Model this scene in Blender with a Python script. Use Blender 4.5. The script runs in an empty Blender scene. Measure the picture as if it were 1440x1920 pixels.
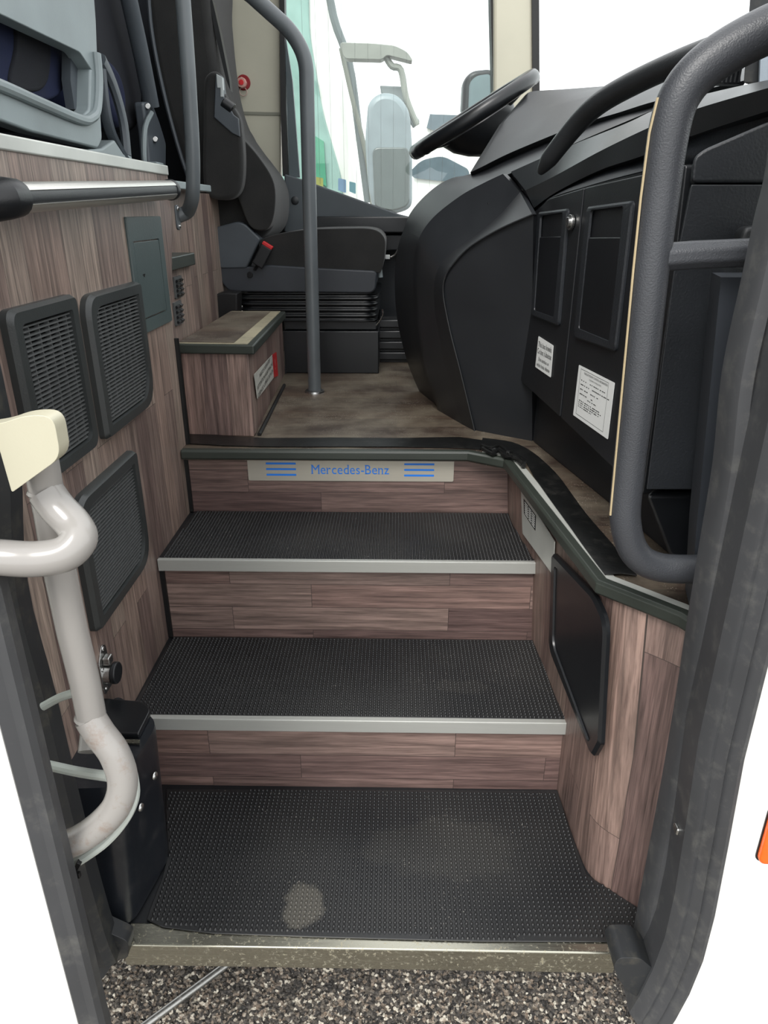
import bpy, math, random
from mathutils import Vector as V, Matrix, Quaternion
random.seed(7)
sc = bpy.context.scene; COL = sc.collection
# ------------------------------------------------------------ camera model
FPX = 1331.0; PITCH = math.radians(23); YAW = math.radians(1.0); EYE = V((0, 0, 1.18))
def ray(u, v):
    x = (u-720)/FPX; y = -(v-960)/FPX; cp, sp = math.cos(PITCH), math.sin(PITCH)
    d = (x, cp+y*sp, -sp+y*cp); c, s = math.cos(YAW), math.sin(YAW)
    return V((d[0]*c-d[1]*s, d[0]*s+d[1]*c, d[2]))
def at(u, v, a, k):
    d = ray(u, v); return EYE + d*((k-EYE[a])/d[a])
PX = lambda u, v, k: at(u, v, 0, k)
PY = lambda u, v, k: at(u, v, 1, k)
PZ = lambda u, v, k: at(u, v, 2, k)
def PP(u, v, p0, n):
    d = ray(u, v); return EYE + d*((V(p0)-EYE).dot(n)/d.dot(n))
cam = bpy.data.cameras.new('camera'); co = bpy.data.objects.new('camera', cam); COL.objects.link(co)
co.location = EYE; co.rotation_euler = (math.radians(90)-PITCH, 0, YAW)
cam.sensor_fit = 'VERTICAL'; cam.sensor_height = 36; cam.lens = 36*FPX/1920; cam.clip_start = .02; cam.clip_end = 500
sc.camera = co
# ------------------------------------------------------------ materials
def lin(c):
    return tuple((x/255/12.92 if x <= 10 else ((x/255+.055)/1.055)**2.4) for x in c)+(1,)
class N:
    def __init__(s, name):
        s.m = bpy.data.materials.new(name); s.m.use_nodes = True; s.t = s.m.node_tree; s.t.nodes.clear()
        s.o = s.t.nodes.new('ShaderNodeOutputMaterial'); s.b = s.t.nodes.new('ShaderNodeBsdfPrincipled')
        s.t.links.new(s.b.outputs[0], s.o.inputs[0])
    def n(s, ty, **kw):
        x = s.t.nodes.new('ShaderNode'+ty)
        for k, v in kw.items():
            if k.startswith('i_'): x.inputs[k[2:].replace('_', ' ')].default_value = v
            else: setattr(x, k, v)
        return x
    def l(s, a, b): s.t.links.new(a, b)
    def coord(s, kind='Object', scale=(1, 1, 1), rot=(0, 0, 0), loc=(0, 0, 0)):
        tc = s.n('TexCoord'); mp = s.n('Mapping')
        mp.inputs['Scale'].default_value = scale; mp.inputs['Rotation'].default_value = rot; mp.inputs['Location'].default_value = loc
        s.l(tc.outputs[kind], mp.inputs[0]); return mp.outputs[0]
    def noise(s, vec, scale, detail=3, rough=.5):
        x = s.n('TexNoise'); x.inputs['Scale'].default_value = scale; x.inputs['Detail'].default_value = detail; x.inputs['Roughness'].default_value = rough
        s.l(vec, x.inputs['Vector']); return x.outputs['Fac']
    def ramp(s, fac, stops):
        r = s.n('ValToRGB'); e = r.color_ramp.elements
        while len(e) < len(stops): e.new(.5)
        for i, (p, c) in enumerate(stops): e[i].position = p; e[i].color = c if len(c) == 4 else lin(c)
        s.l(fac, r.inputs[0]); return r.outputs[0]
    def mix(s, fac, a, b, mode='MIX'):
        x = s.n('Mix', data_type='RGBA', blend_type=mode)
        for sock, val in ((x.inputs[0], fac), (x.inputs[6], a), (x.inputs[7], b)):
            if isinstance(val, (int, float, tuple)): sock.default_value = val
            else: s.l(val, sock)
        return x.outputs[2]
    def bump(s, h, strength=.3, dist=.001):
        x = s.n('Bump'); x.inputs['Strength'].default_value = strength; x.inputs['Distance'].default_value = dist
        s.l(h, x.inputs['Height']); s.l(x.outputs[0], s.b.inputs['Normal'])
    def set(s, **kw):
        for k, v in kw.items():
            i = s.b.inputs[k.replace('_', ' ')]
            if hasattr(v, 'is_linked'): s.l(v, i)
            else: i.default_value = v
        return s.m
MC = {}
def plastic(name, rgb, rough=.45, grain=350, bump=.25, var=.12, metal=0, dirt=None, spec=.5):
    if name in MC: return MC[name]
    m = N(name); c = m.coord(); f = m.noise(c, 6, 5)
    col = lin(rgb); d = tuple(x*(1-var) for x in col[:3])+(1,); b = tuple(min(1, x*(1+var)) for x in col[:3])+(1,)
    cc = m.ramp(f, [(.3, d), (.7, b)])
    if dirt:
        f2 = m.noise(c, 28, 6, .7); k = m.ramp(f2, [(.52, (0, 0, 0, 1)), (.75, (1, 1, 1, 1))])
        cc = m.mix(k, cc, lin(dirt))
    h = m.noise(c, grain, 2); m.bump(h, bump, .0008)
    rr = m.n('MapRange'); rr.inputs['To Min'].default_value = max(.03, rough-.07); rr.inputs['To Max'].default_value = min(1, rough+.1); m.l(f, rr.inputs[0])
    MC[name] = m.set(Base_Color=cc, Roughness=rr.outputs[0], Metallic=metal)
    m.b.inputs['Specular IOR Level'].default_value = spec
    return MC[name]
def wood(name, horiz=False, base=(142, 127, 118), pw=.072, pl=.62, off=0.0, contrast=1.0, dust=None, rough=.42):
    m = N(name)
    rot = (0, 0, 0) if horiz else (0, 0, math.pi/2)
    uv = m.coord('UV', rot=rot, loc=(off, off*.37, 0))
    br = m.n('TexBrick'); br.offset = .37; br.offset_frequency = 2; br.squash = 1
    for k, v in (('Scale', 1.0), ('Mortar Size', .0006), ('Mortar Smooth', .0), ('Bias', 0), ('Brick Width', pl), ('Row Height', pw)): br.inputs[k].default_value = v
    br.inputs['Color1'].default_value = (0, 0, 0, 1); br.inputs['Color2'].default_value = (1, 1, 1, 1); br.inputs['Mortar'].default_value = (.5, .5, .5, 1)
    m.l(uv, br.inputs['Vector'])
    # grain: stretched noise, shifted per plank
    sh = m.n('VectorMath', operation='MULTIPLY_ADD'); sh.inputs[1].default_value = (0, 0, 7.3)
    sh.inputs[1].default_value = (3.1, 1.7, 9.0); m.l(br.outputs['Color'], sh.inputs[0]); m.l(uv, sh.inputs[2])
    st = m.n('Mapping'); st.inputs['Scale'].default_value = (3.0, 60, 1); m.l(sh.outputs[0], st.inputs[0])
    g1 = m.noise(st.outputs[0], 1.6, 6, .62)
    st2 = m.n('Mapping'); st2.inputs['Scale'].default_value = (14, 520, 1); m.l(sh.outputs[0], st2.inputs[0])
    g2 = m.noise(st2.outputs[0], 1.0, 3, .6)
    st3 = m.n('Mapping'); st3.inputs['Scale'].default_value = (1.3, 11, 1); m.l(sh.outputs[0], st3.inputs[0])
    wv = m.n('TexWave', wave_type='BANDS', bands_direction='Y'); wv.inputs['Scale'].default_value = 1.6; wv.inputs['Distortion'].default_value = 9; wv.inputs['Detail'].default_value = 3; wv.inputs['Detail Scale'].default_value = 1.2
    m.l(st3.outputs[0], wv.inputs[0])
    def sc_(c, k): return tuple(max(0, min(255, x*k)) for x in c)
    dk = sc_(base, 1-.3*contrast); lt = sc_(base, 1+.24*contrast)
    c = m.ramp(g1, [(.28, dk), (.5, base), (.72, lt)])
    c2 = m.ramp(wv.outputs['Fac'], [(0, (.62, .6, .6, 1)), (.35, (1, 1, 1, 1)), (1, (1, 1, 1, 1))])
    c = m.mix(.45*contrast, c, c2, 'MULTIPLY')
    c3 = m.ramp(g2, [(.3, (.5, .47, .47, 1)), (.5, (.95, .94, .94, 1)), (.72, (1.18, 1.17, 1.15, 1))])
    c = m.mix(.8, c, c3, 'MULTIPLY')
    tone = m.ramp(br.outputs['Color'], [(0, (.52, .47, .49, 1)), (.3, (.8, .76, .76, 1)), (.55, (1.0, .93, .9, 1)), (.8, (.96, .97, .95, 1)), (1, (1.12, 1.12, 1.08, 1))])
    c = m.mix(1.0, c, tone, 'MULTIPLY')
    c = m.mix(br.outputs['Fac'], c, lin(sc_(base, .45)))
    r = rough
    if dust:
        oc = m.coord(); f = m.noise(oc, 5, 7, .65); k = m.ramp(f, [(.42, (0, 0, 0, 1)), (.72, (.75, .75, .75, 1))])
        c = m.mix(k, c, lin(dust))
        vo = m.n('TexVoronoi'); vo.inputs['Scale'].default_value = 190; m.l(oc, vo.inputs['Vector'])
        sp = m.ramp(vo.outputs['Distance'], [(.1, (1, 1, 1, 1)), (.24, (0, 0, 0, 1))])
        f3 = m.noise(oc, 11, 5, .7); k3 = m.ramp(f3, [(.46, (0, 0, 0, 1)), (.64, (1, 1, 1, 1))])
        kk = m.mix(1.0, sp, k3, 'MULTIPLY'); c = m.mix(kk, c, lin((205, 198, 185)))
    m.bump(g2, .12, .0004)
    return m.set(Base_Color=c, Roughness=r)
def metal(name, rgb, rough=.3, stretch=(1, 60, 60), metal_=1.0, dirt=None, var=.12):
    m = N(name); c = m.coord(scale=stretch); f = m.noise(c, 12, 4)
    col = lin(rgb); cc = m.ramp(f, [(.3, tuple(x*(1-var) for x in col[:3])+(1,)), (.7, col)])
    if dirt:
        oc = m.coord(); f2 = m.noise(oc, 150, 5, .7); k = m.ramp(f2, [(.58, (0, 0, 0, 1)), (.66, (.8, .8, .8, 1))]); cc = m.mix(k, cc, lin(dirt))
        m.set(Metallic=m.ramp(f2, [(.56, (metal_,)*3+(1,)), (.66, (.3, .3, .3, 1))]))
    else: m.set(Metallic=metal_)
    m.bump(f, .08, .0005)
    rr = m.n('MapRange'); rr.inputs['To Min'].default_value = rough-.05; rr.inputs['To Max'].default_value = rough+.12; m.l(f, rr.inputs[0])
    return m.set(Base_Color=cc, Roughness=rr.outputs[0])
def fabric(name, rgb, rgb2=None, scale=900, sheen=.15):
    m = N(name); c = m.coord(); f = m.noise(c, 9, 4)
    a = lin(rgb); b = lin(rgb2 or tuple(min(255, x*1.25) for x in rgb))
    cc = m.ramp(f, [(.35, a), (.7, b)])
    vo = m.n('TexVoronoi'); vo.inputs['Scale'].default_value = scale; m.l(c, vo.inputs['Vector'])
    m.bump(vo.outputs['Distance'], .35, .0012)
    m.b.inputs['Sheen Weight'].default_value = sheen; m.b.inputs['Sheen Roughness'].default_value = .5
    return m.set(Base_Color=cc, Roughness=.9)
def glass(name, tint=(1, 1, 1, 1), refl=1.45, amount=1.0):
    m = N(name); t = m.n('BsdfTransparent'); t.inputs[0].default_value = tint
    g = m.n('BsdfGlossy'); g.inputs['Roughness'].default_value = .01
    f = m.n('Fresnel'); f.inputs[0].default_value = refl; mx = m.n('MixShader')
    m.l(f.outputs[0], mx.inputs[0]); m.l(t.outputs[0], mx.inputs[1]); m.l(g.outputs[0], mx.inputs[2]); m.l(mx.outputs[0], m.o.inputs[0])
    return m.m
W_V = wood('laminate_vertical', off=.13)
W_H = wood('laminate_horizontal', horiz=True, base=(128, 109, 103), pw=.066, pl=.55, off=.21)
W_B = wood('laminate_box', base=(140, 121, 114), off=.3)
W_F = wood('vinyl_floor', horiz=True, base=(84, 74, 64), pw=.09, pl=1.1, contrast=.8, dust=(138, 130, 114), rough=.42)
BLK = plastic('black_plastic', (24, 26, 29), .4)
BLKS = plastic('black_plastic_satin', (20, 22, 25), .3, bump=.12)
DASH = plastic('dash_plastic', (40, 42, 44), .45, grain=500, bump=.3)
CONS = plastic('console_plastic', (34, 36, 39), .38, grain=700, bump=.15)
LEATH = plastic('grained_vinyl', (33, 36, 40), .42, grain=260, bump=.8)
RUB = plastic('rubber_seal', (62, 63, 65), .5, grain=60, bump=.15, dirt=(84, 84, 82))
RUBD = plastic('rubber_seal_dark', (36, 38, 40), .5, grain=80, bump=.15, dirt=(66, 64, 58))
_m = N('ribbed_rubber'); _c = _m.coord(); _f = _m.noise(_c, 5, 5); _col = _m.ramp(_f, [(.3, (30, 31, 33)), (.7, (44, 44, 44))])
_sp = _m.n('TexVoronoi'); _sp.inputs['Scale'].default_value = 95; _m.l(_c, _sp.inputs['Vector'])
_k = _m.mix(1.0, _m.ramp(_sp.outputs['Distance'], [(.05, (.8, .8, .8, 1)), (.15, (0, 0, 0, 1))]), _m.ramp(_m.noise(_c, 9, 4, .7), [(.5, (0, 0, 0, 1)), (.62, (1, 1, 1, 1))]), 'MULTIPLY')
_col = _m.mix(_k, _col, lin((150, 146, 138)))
for _p, _r in (((-.17, .945), (.075, .09)), ((.16, 1.36), (.12, .05)), ((.10, 1.08), (.28, .14))):   # dried dust patches
    _mp = _m.n('Mapping'); _tc = _m.n('TexCoord'); _m.l(_tc.outputs['Object'], _mp.inputs[0]); _mp.inputs['Location'].default_value = (-_p[0]/_r[0], -_p[1]/_r[1], 0); _mp.inputs['Scale'].default_value = (1/_r[0], 1/_r[1], 0)
    _l = _m.n('VectorMath', operation='LENGTH'); _m.l(_mp.outputs[0], _l.inputs[0])
    _a = _m.n('Math', operation='MULTIPLY_ADD'); _a.inputs[1].default_value = .8; _m.l(_m.noise(_c, 22, 5, .7), _a.inputs[0]); _m.l(_l.outputs['Value'], _a.inputs[2])
    _d = _m.ramp(_a.outputs[0], [(.85, (.34 if _p[1] < 1 else .05,)*3+(1,)), (1.0, (0, 0, 0, 1))])
    _col = _m.mix(_d, _col, lin((118, 114, 104)))
_m.bump(_m.noise(_c, 200, 2), .1, .0006); MAT_R = _m.set(Base_Color=_col, Roughness=.36)
POLE = plastic('grey_rail_coating', (92, 97, 100), .35, grain=400, bump=.1)
RAILB = plastic('black_rail_coating', (56, 58, 62), .4, grain=480, bump=.7)
SEATP = plastic('grey_seat_plastic', (128, 138, 140), .4, bump=.2)
SEATD = plastic('dark_grey_seat_plastic', (72, 78, 84), .45, bump=.3)
TRIM = plastic('olive_grey_edging', (50, 55, 50), .4, bump=.2)
CREAM = plastic('cream_panel', (180, 177, 160), .5, bump=.15, var=.04)
CREAM2 = plastic('cream_cap', (182, 178, 157), .4, bump=.1, var=.05)
TUBE = plastic('pale_tube_paint', (144, 141, 137), .18, grain=30, bump=.05, var=.05)
TUBED = plastic('pale_tube_paint_worn', (144, 141, 137), .24, grain=30, bump=.05, var=.05, dirt=(126, 106, 92))
CABLE = plastic('pale_cable', (176, 182, 176), .4)
WHITE = plastic('white_body_paint', (240, 240, 234), .2, grain=4, bump=.02, var=.02)
LOUV = plastic('grille_plastic', (84, 86, 86), .45, bump=.2, var=.1)
GFR = plastic('grille_frame', (48, 51, 51), .4, bump=.3)
PANEL = plastic('access_panel', (66, 78, 78), .4, grain=300, bump=.4)
STEEL = metal('steel', (190, 190, 188), .25)
ALU = metal('brushed_aluminium', (176, 177, 172), .4, dirt=None, metal_=.35, var=.05)
ALUD = metal('worn_aluminium', (176, 174, 160), .22, dirt=(150, 142, 116))
BRUSH = metal('brushed_plate', (196, 191, 178), .35, stretch=(1, 1, 220), metal_=.4)
SILV = plastic('silver_strip', (200, 202, 196), .4, bump=.05, metal=.3)
TAPE = plastic('black_tape', (16, 17, 17), .35, grain=120, bump=.5, dirt=(44, 43, 41))
CAULK = plastic('black_sealant', (14, 14, 15), .5)
FAB = fabric('black_seat_fabric', (30, 30, 30), (40, 40, 39))
FABB = fabric('blue_seat_fabric', (3, 15, 46), (4, 20, 58), sheen=0)
FABD = fabric('dark_blue_fabric', (6, 9, 18), sheen=0)
RED = plastic('red_plastic', (200, 40, 44), .35)
WHT = plastic('sticker_white', (232, 234, 232), .4, bump=0, var=.02)
SIGN = plastic('sign_pale', (188, 188, 180), .5, bump=.1, dirt=(140, 138, 130))
INK = plastic('print_black', (24, 24, 26), .5, bump=0)
BLUE = plastic('print_blue', (36, 128, 232), .4, bump=0, var=.03)
ORNG = plastic('amber_lens', (226, 96, 32), .2, grain=120, bump=.8)
GL = glass('window_glass', (.93, .97, .96, 1))
GLG = plastic('coach_green_glass', (148, 178, 170), .08, bump=0)
GLD = plastic('coach_dark_glass', (86, 100, 108), .08, bump=0)
# ------------------------------------------------------------ mesh helpers
class MB:
    def __init__(s): s.v = []; s.f = []
    def add(s, vs, fs):
        o = len(s.v); s.v += [tuple(p) for p in vs]; s.f += [tuple(i+o for i in f) for f in fs]; return s
    def box(s, a, b, rot=None, c=None):
        x0, y0, z0 = a; x1, y1, z1 = b
        vs = [V((x, y, z)) for z in (z0, z1) for x, y in ((x0, y0), (x1, y0), (x1, y1), (x0, y1))]
        if rot: c = V(c) if c else sum(vs, V())/8; vs = [rot @ (p-c)+c for p in vs]
        return s.add(vs, [(3, 2, 1, 0), (4, 5, 6, 7), (0, 1, 5, 4), (1, 2, 6, 5), (2, 3, 7, 6), (3, 0, 4, 7)])
    def prism(s, pts, vec):
        vec = V(vec); n = len(pts); pts = [V(p) for p in pts]
        nn = V()
        for i in range(n): nn += pts[i].cross(pts[(i+1) % n])
        if nn.dot(vec) > 0: pts = pts[::-1]
        a = pts; b = [p+vec for p in pts]
        # a faces away from vec
        fs = [tuple(range(n)), tuple(range(2*n-1, n-1, -1))]+[(i+n, (i+1) % n+n, (i+1) % n, i) for i in range(n)]
        return s.add(a+b, fs)
    def frame(s, outer, inner, n, h, inset=.004, back=0.0):
        n = V(n); k = len(outer); c = sum((V(p) for p in outer), V())/k
        L0 = [V(p)+n*(-back) for p in outer]; L1 = [V(p)+n*(h*.55) for p in outer]
        L2 = [V(p)+(c-V(p)).normalized()*inset*1.6+n*h for p in outer]
        L3 = [V(p)+n*h for p in inner]; L4 = [V(p)+(c-V(p)).normalized()*inset*.5+n*(h*.3-back) for p in inner]
        vs = L0+L1+L2+L3+L4; fs = []
        for r in range(4):
            for i in range(k):
                j = (i+1) % k; fs.append((r*k+i, r*k+j, (r+1)*k+j, (r+1)*k+i))
        for i in range(k): j = (i+1) % k; fs.append((4*k+i, 4*k+j, j, i))
        return s.add(vs, fs)
    def tube(s, path, r, n=16, cap=True, flat=None, up=None):
        path = [V(p) for p in path]; rs = r if isinstance(r, (list, tuple)) else [r]*len(path)
        rings = []; T = []
        for i in range(len(path)):
            a = path[max(0, i-1)]; b = path[min(len(path)-1, i+1)]; T.append((b-a).normalized())
        nrm = (V(up) if up else (V((0, 0, 1)) if abs(T[0].z) < .9 else V((1, 0, 0))))
        nrm = (nrm-T[0]*nrm.dot(T[0])).normalized()
        for i in range(len(path)):
            if i: q = T[i-1].rotation_difference(T[i]); nrm = (q @ nrm); nrm = (nrm-T[i]*nrm.dot(T[i])).normalized()
            bn = T[i].cross(nrm); fl = flat or 1
            rings.append([path[i]+(nrm*math.cos(t)*fl+bn*math.sin(t))*rs[i] for t in [2*math.pi*k/n for k in range(n)]])
        return s.loft(rings, cap)
    def loft(s, rings, cap=True, closed=True):
        n = len(rings[0]); vs = [p for r in rings for p in r]; fs = []
        for i in range(len(rings)-1):
            for k in range(n if closed else n-1):
                j = (k+1) % n; fs.append((i*n+k, i*n+j, (i+1)*n+j, (i+1)*n+k))
        if cap and closed: fs.append(tuple(range(n-1, -1, -1))); fs.append(tuple(range((len(rings)-1)*n, len(rings)*n)))
        return s.add(vs, fs)
    def cyl(s, a, b, r, n=24, r2=None): return s.tube([a, b], [r, r if r2 is None else r2], n)
    def dome(s, c, n, r, h=None, seg=16, rings=5):
        n = V(n).normalized(); h = h or r; t = n.orthogonal().normalized(); b = n.cross(t); c = V(c)
        R = []
        for i in range(rings): a = i/rings*math.pi/2; R.append([c+n*h*math.sin(a)+(t*math.cos(k)+b*math.sin(k))*r*math.cos(a) for k in [2*math.pi*j/seg for j in range(seg)]])
        o = len(s.v); s.loft(R, cap=False); s.v.append(tuple(c+n*h)); top = len(s.v)-1; l = o+(rings-1)*seg
        s.f += [(l+k, l+(k+1) % seg, top) for k in range(seg)]; return s
    def build(s, name, mat, parent=None, smooth=False, bevel=0, bseg=3, sub=0, solid=0, recalc=True, ang=35):
        me = bpy.data.meshes.new(name); me.from_pydata(s.v, [], s.f)
        if recalc:
            import bmesh
            bm = bmesh.new(); bm.from_mesh(me); bmesh.ops.recalc_face_normals(bm, faces=bm.faces); bm.to_mesh(me); bm.free()
        uv = me.uv_layers.new(name='UVMap').data; vv = me.vertices
        for p in me.polygons:
            nx, ny, nz = (abs(q) for q in p.normal)
            for li in p.loop_indices:
                q = vv[me.loops[li].vertex_index].co
                uv[li].uv = (q.x, q.y) if nz > .75 else ((q.y, q.z) if nx > ny else (q.x, q.z))
        me.materials.append(mat)
        o = bpy.data.objects.new(name, me); COL.objects.link(o)
        if smooth or bevel or sub:
            for p in me.polygons: p.use_smooth = True
        if bevel:
            b = o.modifiers.new('bevel', 'BEVEL'); b.width = bevel; b.segments = bseg; b.limit_method = 'ANGLE'; b.angle_limit = math.radians(30); b.harden_normals = False
        if solid: q = o.modifiers.new('solid', 'SOLIDIFY'); q.thickness = solid; q.offset = -1
        if sub: q = o.modifiers.new('sub', 'SUBSURF'); q.levels = sub; q.render_levels = sub
        if (smooth or bevel) and not sub:
            w = o.modifiers.new('wn', 'WEIGHTED_NORMAL'); w.keep_sharp = True
            me.set_sharp_from_angle(angle=math.radians(ang))
        if parent is not None:
            o.parent = parent; o.matrix_parent_inverse = Matrix.Translation(-parent_loc(parent))
        return o
def parent_loc(p):
    return V((0, 0, 0)) if p.parent else V(p.location)   # a mesh part sits at its thing's frame with world-space vertices
def thing(name, label, cat, loc, group=None):
    o = bpy.data.objects.new(name, None); COL.objects.link(o); o.location = loc; o.empty_display_size = .05
    return tag(o, label, cat, group)
def tag(o, label=None, cat=None, group=None, kind=None):
    if label: o['label'] = label
    if cat: o['category'] = cat
    if group: o['group'] = group
    if kind: o['kind'] = kind
    return o
def struct(o, label=None, cat=None): o['kind'] = 'structure'; return tag(o, label, cat)
def cm(pts, n=6, closed=False):
    pts = [V(p) for p in pts]; out = []; k = len(pts); rng = range(k if closed else k-1)
    for i in rng:
        if closed: p0, p1, p2, p3 = pts[i-1], pts[i], pts[(i+1) % k], pts[(i+2) % k]
        else: p0 = pts[max(0, i-1)]; p1 = pts[i]; p2 = pts[i+1]; p3 = pts[min(k-1, i+2)]
        for j in range(n):
            t = j/n; out.append(.5*((2*p1)+(p2-p0)*t+(2*p0-5*p1+4*p2-p3)*t*t+(3*p1-p0-3*p2+p3)*t*t*t))
    if not closed: out.append(pts[-1])
    return out
def rnd(pts, rad, seg=6):
    """round the corners of a closed 3-D polygon; rad = one number or a list"""
    pts = [V(p) for p in pts]; k = len(pts); rs = rad if isinstance(rad, (list, tuple)) else [rad]*k; out = []
    for i in range(k):
        p = pts[i]; a = pts[i-1]-p; b = pts[(i+1) % k]-p; r = min(rs[i], a.length*.48, b.length*.48)
        if r <= 0: r = 1e-4
        s_ = p+a.normalized()*r; e = p+b.normalized()*r
        for j in range(seg+1): t = j/seg; out.append(s_*(1-t)**2+p*2*t*(1-t)+e*t*t)
    return out
def bend(pts, rad, seg=8):
    pts = [V(p) for p in pts]; out = [pts[0]]; rs = rad if isinstance(rad, (list, tuple)) else [rad]*len(pts)
    for i in range(1, len(pts)-1):
        p = pts[i]; a = pts[i-1]-p; b = pts[i+1]-p; r = min(rs[i], a.length*.49, b.length*.49)
        s_ = p+a.normalized()*r; e = p+b.normalized()*r
        for j in range(seg+1): t = j/seg; out.append(s_*(1-t)**2+p*2*t*(1-t)+e*t*t)
    return out+[pts[-1]]
def text(name, s, o, right, up, h, mat, parent, sx=1.0, align='CENTER', ext=.0002, width=None):
    cu = bpy.data.curves.new(name, 'FONT'); cu.body = s; cu.size = 1; cu.align_x = align; cu.align_y = 'CENTER'; cu.resolution_u = 3
    ob = bpy.data.objects.new('tmp', cu); COL.objects.link(ob)
    dg = bpy.context.evaluated_depsgraph_get(); me = bpy.data.meshes.new_from_object(ob.evaluated_get(dg)); bpy.data.objects.remove(ob)
    xs = [v.co.x for v in me.vertices]; w = max(xs)-min(xs)
    kx = (width/w) if width else h*1.38*sx; ky = h*1.38
    right = V(right).normalized(); up = V(up).normalized(); n = right.cross(up)
    for v in me.vertices: v.co = V(o)+right*v.co.x*kx+up*v.co.y*ky+n*ext
    me.name = name; me.materials.append(mat); t = bpy.data.objects.new(name, me); COL.objects.link(t)
    t.parent = parent; t.matrix_parent_inverse = Matrix.Translation(-parent_loc(parent)); return t
# ------------------------------------------------------------ key dimensions
XL = -.585                      # left stair wall
F0, ZA, ZB, Z0 = .58, .392, .164, -.033
YC, YA, YB, YS = 1.857, 1.55, 1.24, .875
ZG = -.4
# ============================================================ ground
gm = N('gravel'); oc = gm.coord(); vo = gm.n('TexVoronoi'); vo.inputs['Scale'].default_value = 170; gm.l(oc, vo.inputs['Vector'])
sep = gm.n('SeparateColor'); gm.l(vo.outputs['Color'], sep.inputs[0])
cc = gm.ramp(sep.outputs[0], [(0, (30, 29, 28)), (.4, (66, 62, 58)), (.65, (96, 90, 82)), (.82, (126, 112, 98)), (.96, (190, 184, 170))])
gm.bump(gm.noise(oc, 300, 3), .4, .001); GRAV = gm.set(Base_Color=cc, Roughness=.7)
g = struct(MB().box((-40, -8, ZG-.05), (40, 60, ZG)).build('ground', GRAV))
mb = MB()
def stone(c, r):
    t = (1+5**.5)/2; vs = [(-1, t, 0), (1, t, 0), (-1, -t, 0), (1, -t, 0), (0, -1, t), (0, 1, t), (0, -1, -t), (0, 1, -t), (t, 0, -1), (t, 0, 1), (-t, 0, -1), (-t, 0, 1)]
    fs = [(0, 11, 5), (0, 5, 1), (0, 1, 7), (0, 7, 10), (0, 10, 11), (1, 5, 9), (5, 11, 4), (11, 10, 2), (10, 7, 6), (7, 1, 8), (3, 9, 4), (3, 4, 2), (3, 2, 6), (3, 6, 8), (3, 8, 9), (4, 9, 5), (2, 4, 11), (6, 2, 10), (8, 6, 7), (9, 8, 1)]
    q = Quaternion((random.gauss(0, 1), random.gauss(0, 1), random.gauss(0, 1), random.gauss(0, 1))).normalized()
    s = (r*random.uniform(.7, 1.2)/1.9, r*random.uniform(.7, 1.2)/1.9, r*random.uniform(.5, .8)/1.9)
    pts = []
    for v in vs:
        p = q @ (V(v)*random.uniform(.8, 1.15)); pts.append((c[0]+p.x*s[0], c[1]+p.y*s[1], c[2]+p.z*s[2]))
    mb.add(pts, fs)
for i in range(30000):
    r = random.choice((.0022, .0026, .003, .003, .0035, .004, .005, .0065)); x = random.uniform(-.72, 1.0); y = random.uniform(.9, 1.14)
    stone((x, y, ZG+r*.25), r)
tag(mb.build('gravel', GRAV, recalc=False), 'loose mixed grey gravel on the ground below the door sill', 'gravel', kind='stuff')
p = MB(); a = PZ(440, 1798, ZG+.012); b = PZ(262, 1930, ZG+.012); d = (b-a)
p.tube([a-d*1.2, a, b, b+d*.8], .008, 12)
tag(p.build('metal_rod', metal('rod_metal', (176, 176, 172), .4, dirt=(120, 116, 108)), smooth=True), 'thin pale metal rod lying on the gravel below the step sill', 'rod')
# ============================================================ bus floor & stairs
ed = [(-.568, 1.83), (.195, 1.83), (.29, 1.769), (.361, 1.108), (.466, 1.0), (.50, .925)]
fl = [V((x, y+.01, F0-.03)) for x, y in ed]+[V(p) for p in ((.53, .90, F0-.03), (1.5, .90, F0-.03), (1.5, 3.42, F0-.03), (-.62, 3.42, F0-.03), (-.62, 1.85, F0-.03))]
struct(MB().prism(fl, (0, 0, .03)).build('floor', W_F))
st = thing('staircase', 'three entrance steps with wood laminate risers and aluminium nosings', 'stairs', (-.1, 1.0, Z0))
XR = .40
def slab(name, a, b, mat, par=st, bevel=0, **k): return MB().box(a, b).build(name, mat, par, bevel=bevel, **k)
slab('riser', (XL, YC, ZA-.02), (.36, YC+.015, F0-.028), W_H)
slab('riser', (XL, YA+.012, ZB-.02), (.372, YA+.027, ZA-.012), W_H)
slab('riser', (XL, YB+.012, Z0-.02), (.392, YB+.027, ZB-.012), W_H)
slab('tread', (XL, YA, ZA-.012), (.365, YC, ZA-.003), BLK)
slab('tread', (XL, YB, ZB-.012), (.385, YA+.012, ZB-.003), BLK)
slab('tread', (-.60, YS, Z0-.03), (.55, YB+.012, Z0-.005), BLK)
m = MB().box((XL+.002, YA-.006, ZA-.03), (.352, YA, ZA)).box((XL+.002, YA-.006, ZA-.002), (.352, YA+.006, ZA+.0015)); m.build('nosing', ALU, st, bevel=.0015)
m = MB().box((-.555, YB-.006, ZB-.03), (.389, YB, ZB)).box((-.555, YB-.006, ZB-.002), (.389, YB+.008, ZB+.0015)); m.build('nosing', ALU, st, bevel=.0015)
m = MB().box((-.487, YS-.012, Z0-.058), (.400, YS, Z0-.004)).box((-.487, YS-.012, Z0-.008), (.400, YS+.032, Z0-.003)); m.build('door_sill', ALUD, st, bevel=.003)
# sealant along riser ends
for A_, B_ in (((XL, YC-.008, ZA), (XL+.01, YC, F0-.03)), ((XL, YA+.004, ZB), (XL+.011, YA+.012, ZA-.03)), ((.343, YC-.008, ZA), (.352, YC, F0-.03)), ((.360, YA+.003, ZB), (.372, YA+.012, ZA-.03)), ((.378, YB+.002, Z0), (.391, YB+.012, ZB-.03))):
    MB().box(A_, B_).build('sealant', CAULK, st)
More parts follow.
